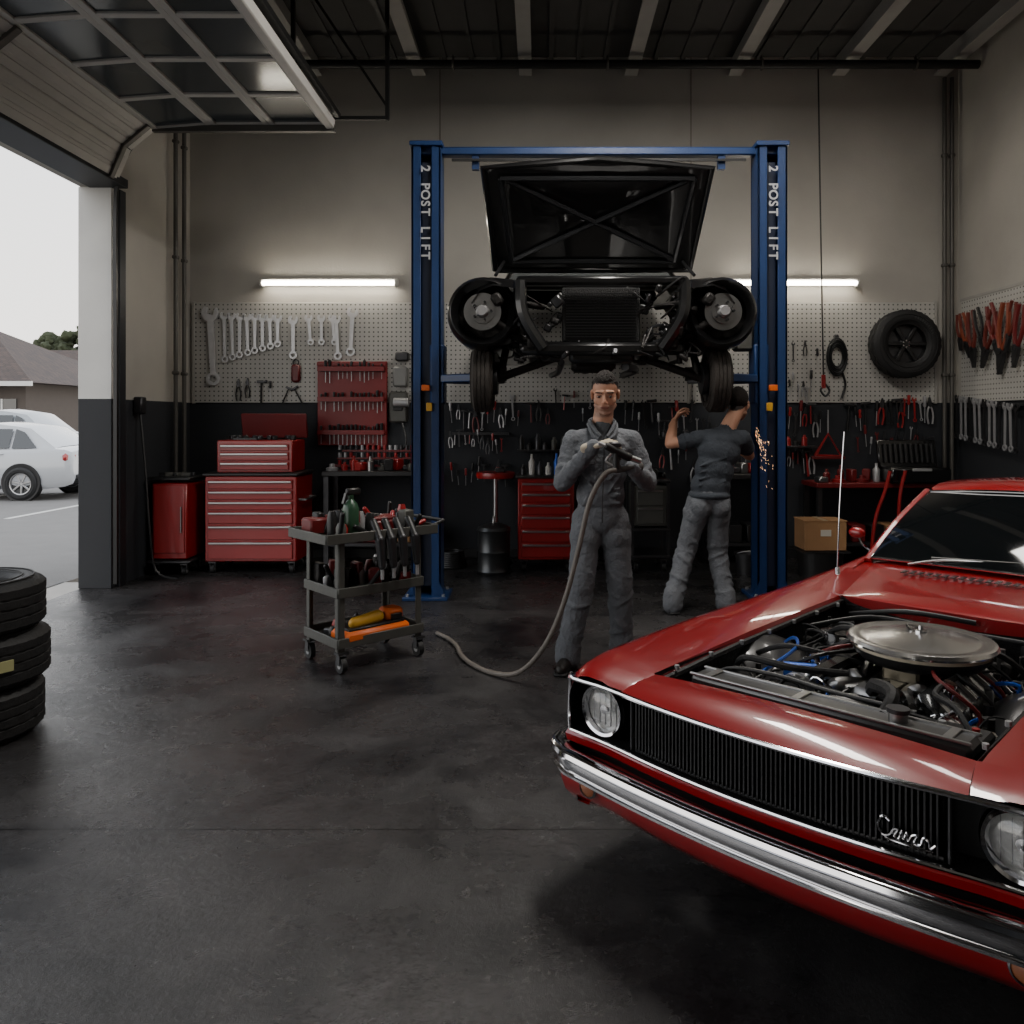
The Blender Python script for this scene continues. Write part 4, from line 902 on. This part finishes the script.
for s in (-1,1):
    b.tube([(.01+s*.075,.02,1.50),(.01+s*.07,-.035,1.485),(.01+s*.045,-.085,1.44),(.01+s*.02,-.105,1.41)],.013,cm); b.tube([(.01+s*.085,.02,1.485),(.01+s*.08,-.04,1.465),(.01+s*.065,-.085,1.42),(.01+s*.03,-.108,1.395)],.012,cm)
b.tube([(-.065,.02,1.50),(-.04,.085,1.515),(0.01,.10,1.52),(.06,.085,1.515),(.085,.02,1.50)],.016,cm)
b.tube([(.01,-.112,1.40),(.01,-.124,1.3),(.005,-.124,1.15),(.0,-.12,1.0),(0,-.118,.9)],.004,dsteel,seg=6)
for x in (-.08,.095): b.box((x,-.115,1.29),(.085,.014,.09),cm,bev=.005); b.box((x,-.119,1.33),(.09,.016,.022),cm,bev=.005)
b.obj('coverall_details',parent=P1)
b=B(); bootm(b,an[0]+Vector((-.01,-.01,-.1)),-.25); bootm(b,an[1]+Vector((0,-.01,-.1)),.25); b.obj('boots',parent=P1)
head(P1,(.025,-.02,1.665),-.12,.24,0,1.07,neck=(.01,.03,1.47))
b=B(); hand(b,wrR,(.85,-.25,.25),(.1,.2,-1),1,(.7,.8,.9,1.0),1.08,glove); meta(b,'right_hand',P1,.0042,1)
b=B(); hand(b,wrL,(-.75,-.4,-.1),(0,.3,1),1,(.9,1.0,1.1,1.2),1.08,gloved); meta(b,'left_hand',P1,.0042,1)
b=B()
b.cap((.01,-.36,1.36),(.13,-.33,1.30),.022,.026,black); b.cyl((.13,-.33,1.30),(.2,-.31,1.275),.018,alu); b.cyl((.06,-.345,1.34),(.06,-.35,1.23),.02,black); b.box((.05,-.345,1.37),(.08,.04,.03),dsteel,bev=.008); b.tube([(.03,-.36,1.32),(.0,-.37,1.28),(.05,-.35,1.25)],.006,steel,seg=6)
b.cyl((.01,-.36,1.36),(-.04,-.37,1.38),.012,steel); b.obj('spray_gun',parent=P1)
b=B(); b.tube([(.43,4.51,1.23),(.36,4.5,1.2),(.28,4.5,1.05),(.22,4.5,.8),(.14,4.5,.5),(.03,4.52,.24),(-.12,4.6,.06),(-.28,4.72,.018),(-.42,4.9,.018),(-.50,5.08,.018),(-.55,5.28,.018),(-.62,5.45,.018),(-.72,5.6,.018)],.0145,M('hose_grey',(104,98,92),.5),seg=10,sub=8); b.obj('air_hose')
P2=empty('mechanic',(1.3,6.29,0)); P2.name='mechanic.001'
b=B()
b.sph((.03,0,.9),(.155,.125,.13),cm,seg=24,rings=14); b.sph((-.04,-.05,.84),(.09,.09,.1),cm); b.sph((.10,-.05,.84),(.09,.09,.1),cm)
hp=(Vector((-.05,0,.87)),Vector((.10,0,.87))); kn=(Vector((-.14,.06,.48)),Vector((.11,.07,.47))); an=(Vector((-.26,-.03,.1)),Vector((.16,.0,.1)))
legs(b,hp,kn,an,cm); meta(b,'trousers',P2,.0085,3,.014,.05)
b=B(); ts=tshirt
b.sph((.04,0,.99),(.158,.12,.13),ts,seg=24,rings=14); b.sph((.07,0,1.12),(.155,.115,.16),ts,seg=24,rings=14); b.sph((.11,.01,1.26),(.17,.118,.14),ts,seg=24,rings=14); b.sph((.13,.02,1.34),(.18,.105,.09),ts,seg=24,rings=12); b.cap((.16,.02,1.38),(.185,.03,1.455),.08,.062,ts)
sL,eL,wL=Vector((-.03,.03,1.365)),Vector((-.27,.06,1.32)),Vector((-.21,.20,1.50))
sR,eR,wR=Vector((.30,.03,1.365)),Vector((.40,.2,1.22)),Vector((.30,.42,1.34))
b.cap(sL,sL+(eL-sL)*.58,.068,.06,ts); b.cap(sR,sR+(eR-sR)*.58,.068,.06,ts); b.cap(sL,(.14,.02,1.39),.06,.075,ts); b.cap(sR,(.14,.02,1.39),.06,.075,ts)
for q in range(4): b.cap((-.07,-.095,1.0+.05*q),(.14,-.102,1.04+.06*q),.009,.006,ts)
folds(b,sL,eL,.068,.06,(.2,.4,.56),ts,.008,.5); folds(b,sR,eR,.068,.06,(.2,.4,.56),ts,.008,.5)
b.tor((.03,0,.92),.14,.024,ts,ax=(0.03,0,1),seg=32)
meta(b,'tshirt',P2,.0085,4,.012,.06)
b=B()
for s_,e_,w_ in ((sL,eL,wL),(sR,eR,wR)): b.cap(s_+(e_-s_)*.3,e_,.05,.041,skin); b.cap(e_,e_+(w_-e_)*.35,.041,.045,skin); b.cap(e_+(w_-e_)*.35,w_,.045,.028,skin)
meta(b,'arms',P2,.008,4)
b=B(); hand(b,wL,(.5,.35,.75),(.5,-.2,-.3),-1,(.6,.7,.8,.9),1,skin); meta(b,'left_hand',P2,.0042,1)
b=B(); hand(b,wR,(.1,.8,.4),(-.2,-.1,-.6),1,(.9,1,1,1.1),1,skin); meta(b,'right_hand',P2,.0042,1)
head(P2,(.275,.07,1.63),pi-.35,.12,0,1.07,neck=(.185,.03,1.45))
b=B(); bootm(b,an[0]+Vector((0,0,-.1)),pi+.15); bootm(b,an[1]+Vector((0,0,-.1)),pi-.2); b.obj('boots',parent=P2)
b=B(); b.cap((.3,.52,1.4),(.42,.5,1.36),.03,.03,black); b.lathe([(0,0),(.06,0),(.06,.01),(0,.012)],dsteel,(.46,.5,1.34),(1,0,-.2),24); b.tube([(.3,.52,1.4),(.22,.5,1.2),(.25,.5,.9)],.006,black); b.obj('angle_grinder',parent=P2)
spk=M('spark',(255,200,150),.5,emit=4,nz=(1,0))
b=B(); random.seed(5)
for k in range(80):
    r=random.uniform(.0,1); a=random.uniform(-.5,.5)
    x=1.80+r*.10+a*.10*r; z=1.34+(.16-.5*r)*random.random()*1.2; l=random.uniform(.006,.018)
    b.tube([(x,6.68,z),(x+l*.4,6.68,z-l)],.0007,spk,seg=3,sub=1)
b.obj('grinding_sparks')
# ================================================================= UTILITY CART
CE=empty('utility_cart',(-1.12,5.1,0),(0,0,math.radians(42)))
b=B()
for z,l,w in ((.82,.78,.5),(.49,.6,.44),(.19,.6,.44)):
    b.box((0,0,z-.03),(l,w,.012),grey)
    for s in (-1,1): b.box((0,s*w/2,z-.012),(l,.012,.06),grey,bev=.004); b.box((s*l/2,0,z-.012),(.012,w,.06),grey,bev=.004)
for sx in (-1,1):
    for sy in (-1,1):
        x,y=sx*.27,sy*.205; b.box((x,y,.47),(.04,.012,.72),grey,bev=.003); b.box((x+sx*.018,y-sy*.018,.47),(.012,.04,.72),grey,bev=.003)
        b.cyl((x-.016,y,.05),(x+.016,y,.05),.048,rubber,seg=20); b.cyl((x-.018,y,.05),(x+.018,y,.05),.022,steel,seg=14); b.box((x,y,.12),(.07,.06,.012),dsteel)
        for q in (-1,1): b.box((x+q*.022,y,.085),(.004,.04,.07),dsteel)
b.tube([(.38,-.2,.82),(.47,-.2,.85),(.47,.2,.85),(.38,.2,.82)],.012,black,sub=1)
b.obj('frame',parent=CE)
b=B(); random.seed(21)
def stuff(zb,n,rx_,ry_,cols,hh=(.03,.09)):
    for k in range(n):
        x=random.uniform(-rx_,rx_); y=random.uniform(-ry_,ry_); t=random.random(); m=random.choice(cols); h=random.uniform(*hh)
        if t<.4: b.box((x,y,zb+h/2),(random.uniform(.04,.12),random.uniform(.03,.08),h),m,rot=(0,0,random.random()*3),bev=.008)
        elif t<.7: b.cap((x,y,zb+.02),(x+random.uniform(-.1,.1),y+random.uniform(-.05,.05),zb+h),.016,.014,m)
        else: b.lathe([(0,0),(.03,0),(.032,h*.7),(.02,h),(0,h)],m,(x,y,zb),seg=14)
stuff(.797,44,.31,.18,[redt,redd,black,dsteel,steel,black,grey,black],(.05,.16)); stuff(.467,44,.25,.16,[dsteel,black,steel,grease,black,redd],(.06,.17)); stuff(.167,16,.23,.15,[dsteel,black,redt],(.04,.11))
b.obj('loose_parts',parent=CE)
b=B(); b.M=Matrix.Translation((-.14,-.08,.797))@Matrix.Scale(1.35,4); b.lathe([(0,0),(.036,0),(.038,.02),(.038,.12),(.03,.145),(.013,.165),(.013,.185),(0,.185)],green,seg=20); b.box((.012,0,.20),(.07,.026,.03),black,bev=.006); b.box((-.03,0,.17),(.01,.018,.05),black,rot=(0,.3,0)); b.M=Matrix(); b.obj('spray_bottle',parent=CE)
b=B(); b.box((0,0,.05),(.46,.22,.07),orange,bev=.02); b.box((0,0,.09),(.40,.17,.02),black,bev=.006); b.cap((-.14,-.04,.12),(.04,-.02,.13),.036,.04,yellow); b.cyl((.04,-.02,.13),(.12,-.01,.13),.018,dsteel); b.box((-.10,-.02,.09),(.05,.04,.09),orange,bev=.01); b.box((.15,.0,.13),(.13,.12,.08),orange,bev=.02); b.box((.15,-.065,.12),(.08,.02,.04),black,bev=.005); b.obj('power_drill_case',parent=CE,loc=(-.02,-.11,.15),rot=(0,0,.05))
b=B(); 
for x in (-.05,.03,.11,.2): b.cap((x,-.275,.78),(x+.01,-.285,.62),.03,.022,dsteel); b.cap((x,-.275,.78),(x,-.2,.88),.028,.024,black); b.cyl((x+.01,-.285,.62),(x+.012,-.285,.54),.011,steel)
b.obj('air_impact_tools',parent=CE)
b=B(); b.box((.12,.04,.83),(.34,.2,.07),redd,bev=.01); b.box((.12,.04,.875),(.32,.18,.02),redd,bev=.004); b.box((-.28,.12,.85),(.12,.14,.10),redd,bev=.012); b.obj('socket_box',parent=CE)
# ================================================================= OUTSIDE
asph=M('asphalt',(112,110,108),.9,0,(3,.15),(60,.4))
b=B(); b.box((-30.4,24,-.06),(51.9,80,.1),asph)
for k in range(6): b.box((-8.2-2.6*k,14.6,-.008),(.1,4.6,.005),white)
b.obj('parking_lot')
kerb=M('kerb_concrete',(150,148,142),.8)
b=B(); b.box((-26,25.2,.06),(36,.3,.14),kerb,bev=.02); b.box((-26,26.4,.04),(36,2.2,.1),kerb); b.obj('sidewalk')
def carout(name,x,y,rz,paint,zs=1.0):
    E=empty(name,(x,y,0),(0,0,rz)); E.scale=(1,1,zs); b=B()
    st=[(0,.45,.62,.72,.50),(.06,.25,.66,.80,.60),(.35,.2,.74,.88,.70),(.7,.2,.82,.94,.76),(1.1,.2,.88,.97,.80),(1.35,.2,.90,.98,.82),(2.1,.2,.92,.98,.83),(3.2,.2,.95,1.0,.83),(3.8,.2,.97,1.02,.81),(4.15,.25,.95,1.0,.77),(4.27,.3,.9,.96,.72),(4.3,.4,.8,.86,.68)]
    rows=[]
    for (yy,z0,z1,z2,w) in [(s[0],s[1],s[2],s[3],s[4]+.05) for s in st]:
        rows.append([(-w*.9,yy,z0),(-w*.98,yy,z0+.1),(-w,yy,(z0+z1)/2),(-w*.985,yy,z1-.08),(-w*.93,yy,z1),(-w*.6,yy,z2-.02),(0,yy,z2),(w*.6,yy,z2-.02),(w*.93,yy,z1),(w*.985,yy,z1-.08),(w,yy,(z0+z1)/2),(w*.98,yy,z0+.1),(w*.9,yy,z0)])
    b.grid(rows,paint); b.add(rows[0],[tuple(range(13))],paint); b.add(rows[-1],[tuple(range(13))],paint)
    cab=[(1.1,.96,.72),(1.7,1.30,.62),(2.1,1.43,.60),(2.8,1.46,.59),(3.4,1.38,.58),(3.95,1.0,.70)]
    rows=[[(-.8,yy,.93),(-w,yy,z-.03),(-w*.7,yy,z),(0,yy,z+.02),(w*.7,yy,z),(w,yy,z-.03),(.8,yy,.93)] for yy,z,w in cab]; b.grid(rows,paint)
    for s in (-1,1):
        for ya,yb_,yc_,yd_ in ((1.42,2.36,2.36,1.92),(2.42,3.12,3.12,2.42),(3.18,3.66,3.34,3.18)):
            b.add([(s*.812,ya,.97),(s*.812,yb_,.98),(s*.665,yc_,1.34 if yc_<3.2 else 1.28),(s*.665,yd_,1.34)],[(0,1,2,3)],glassd)
        for yc in (.85,3.4):
            b.lathe([(.365,0),(.365,.13),(.34,.13),(.0,.05)],black,(s*.76,yc,.33),(s,0,0),30)
            mt=Matrix.Translation((s*.83,yc,.31))@Matrix.Rotation(s*pi/2,4,'Y'); tire(b,mt,.31,.18,.2,36,False); rim(b,mt,.2,.18,alu,7)
        b.box((s*.68,4.17,.80),(.26,.2,.16),M('tail_lens',(150,10,10)),rot=(0,0,-s*.5),bev=.04); b.box((s*.6,.12,.64),(.28,.16,.12),lampw,rot=(0,0,s*.5),bev=.03)
        b.sph((s*.92,1.5,1.0),(.08,.05,.05),paint)
        b.box((s*.878,2.40,.72),(.005,.012,.5),black); b.box((s*.88,2.25,.86),(.02,.14,.025),paint,bev=.008); b.box((s*.88,3.0,.87),(.02,.14,.025),paint,bev=.008)
        b.box((s*.86,2.1,.24),(.03,1.8,.08),black,bev=.01)
    b.box((0,4.3,.42),(1.3,.1,.1),black,bev=.02); b.box((0,4.3,.62),(.5,.03,.12),M('number_plate',(220,215,190)))
    b.obj('body',parent=E)
pw=M('white_car_paint',(176,178,181),.25,0,(2,.02),coat=1)
carout('parked_car',-13.15,15.9,-pi/2,pw); carout('parked_car',-16.5,21.0,-pi/2,M('silver_car_paint',(150,154,158),.3,.3,(2,.02),coat=1),1.22)
tilem=bpy.data.materials.new('roof_tiles'); tilem.use_nodes=True; nt=tilem.node_tree; bs=nt.nodes['Principled BSDF']; bk_=nt.nodes.new('ShaderNodeTexBrick'); bk_.inputs['Scale'].default_value=2.2; bk_.inputs['Color1'].default_value=(*lin((76,60,52)),1); bk_.inputs['Color2'].default_value=(*lin((56,45,41)),1); bk_.inputs['Mortar'].default_value=(*lin((28,24,22)),1); tcn=nt.nodes.new('ShaderNodeTexCoord'); nt.links.new(tcn.outputs['Object'],bk_.inputs['Vector']); nt.links.new(bk_.outputs['Color'],bs.inputs['Base Color']); bs.inputs['Roughness'].default_value=.8
housew=M('house_wall',(78,70,64),.8); hdoor=M('house_door',(60,34,28),.5)
def house(name,x0,x1,y0,y1,h,rh,wmt):
    b=B(); b.box(((x0+x1)/2,(y0+y1)/2,h/2),(x1-x0,y1-y0,h),wmt)
    o=.6; r=min(x1-x0,y1-y0)/2; A=[(x0-o,y0-o,h-.1),(x1+o,y0-o,h-.1),(x1+o,y1+o,h-.1),(x0-o,y1+o,h-.1),(x0+r,(y0+y1)/2,h+rh),(x1-r,(y0+y1)/2,h+rh)]
    b.add(A,[(0,1,5,4),(1,2,5),(2,3,4,5),(3,0,4),(0,3,2,1)],tilem)
    b.box(((x0+x1)/2,y0-o,h-.14),(x1-x0+2*o,.08,.16),white)
    k=x1-.8
    while k>x0+1: 
        b.box((k,y0-.02,1.5),(1.0,.06,1.5),glassd); b.box((k,y0-.03,1.5),(.06,.08,1.5),white); b.box((k,y0-.04,.72),(1.2,.1,.08),white)
        b.box((k-.85,y0-.3,1.35),(.14,.14,2.7),white); b.box((k-.85,y0-.02,1.0),(.5,.05,2.0),hdoor); k-=1.75
    b.obj(name)
house('house',-34,-18.0,28,36,2.9,2.3,housew); house('house',-42,-21.5,44,52,3.3,2.4,M('house_wall2',(140,128,110),.8))
leaf=M('foliage',(52,58,36),.9,0,(4,.5)); barkm=M('bark',(60,48,38),.9)
def tree(x,y,h):
    b=B(); b.tube([(0,0,0),(.1,0,h*.3),(0,.1,h*.6)],.14,barkm,seg=8)
    for k in range(130):
        a=random.random()*6.28; u=random.random()**.5; zz=random.uniform(-1,1); r=h*.30*u*math.sqrt(1-zz*zz*.8); R=random.uniform(.35,.75)*h*.085
        b.sph((r*math.cos(a),r*math.sin(a),h*(.66+.27*zz)),(R*random.uniform(.8,1.3),R,R*.8),leaf,rot=(random.random(),random.random(),0),seg=8,rings=5)
    o=b.obj('tree',loc=(x,y,0)); t=bpy.data.textures.new('leaf_t','CLOUDS'); t.noise_scale=.25; d=o.modifiers.new('d','SUBSURF'); d.levels=1; d.render_levels=1; d=o.modifiers.new('e','DISPLACE'); d.texture=t; d.strength=.5
for x,y,h in ((-36,60,8.3),(-39.5,61,7.4),(-33.5,60,8.8),(-43,60,7.9),(-31,59,9),(-47,62,8.2)): tree(x,y,h)
# ================================================================= LIGHTS (fill panels added out of view to brighten the room)
panel=M('fill_panel_glow',(255,248,238),.4,emit=3,nz=(1,0))
def fill_panel(x,y,w,l,e):  # added fill lamp with a glowing face and an invented housing
    E=empty('added_fill_panel',(x,y,5.06)); b=B(); b.box((0,0,0),(w+.06,l+.06,.06),white,bev=.01); b.box((0,0,-.032),(w,l,.01),panel)
    for dx in (-w/2+.05,w/2-.05): b.cyl((dx,0,.03),(dx,0,.39),.006,dsteel,seg=6)
    b.obj('fill_panel_case',parent=E)
    L=bpy.data.lights.new('fill_lamp','AREA'); L.shape='RECTANGLE'; L.size=w; L.size_y=l; L.energy=e; L.color=(1,.95,.88)
    o=bpy.data.objects.new('fill_lamp',L); o.location=(0,0,-.06); S.collection.objects.link(o); o.parent=E
fill_panel(.8,4.9,.5,2.4,165); fill_panel(3.5,2.6,.3,2.2,26); fill_panel(-1.2,1.0,.4,2.2,8); fill_panel(3.0,5.2,.4,1.6,28)
W=bpy.data.worlds.new('overcast_sky'); S.world=W; W.use_nodes=True; nt=W.node_tree; bg=nt.nodes['Background']
tc=nt.nodes.new('ShaderNodeTexCoord'); sp=nt.nodes.new('ShaderNodeSeparateXYZ'); nt.links.new(tc.outputs['Generated'],sp.inputs[0])
cr=nt.nodes.new('ShaderNodeValToRGB'); cr.color_ramp.elements[0].position=0; cr.color_ramp.elements[0].color=(.97,.92,.85,1); cr.color_ramp.elements[1].position=.5; cr.color_ramp.elements[1].color=(.76,.80,.86,1)
nt.links.new(sp.outputs['Z'],cr.inputs[0]); nt.links.new(cr.outputs[0],bg.inputs['Color']); bg.inputs['Strength'].default_value=2.8
# ================================================================= CAMERA
cd=bpy.data.cameras.new('camera'); cam=bpy.data.objects.new('camera',cd); S.collection.objects.link(cam)
cam.location=(0,0,1.51); cam.rotation_euler=(pi/2,0,0); cd.sensor_width=36; cd.lens=36*800/1024; cd.shift_x=-28/1024; cd.shift_y=-92/1024; cd.clip_end=300
S.camera=cam
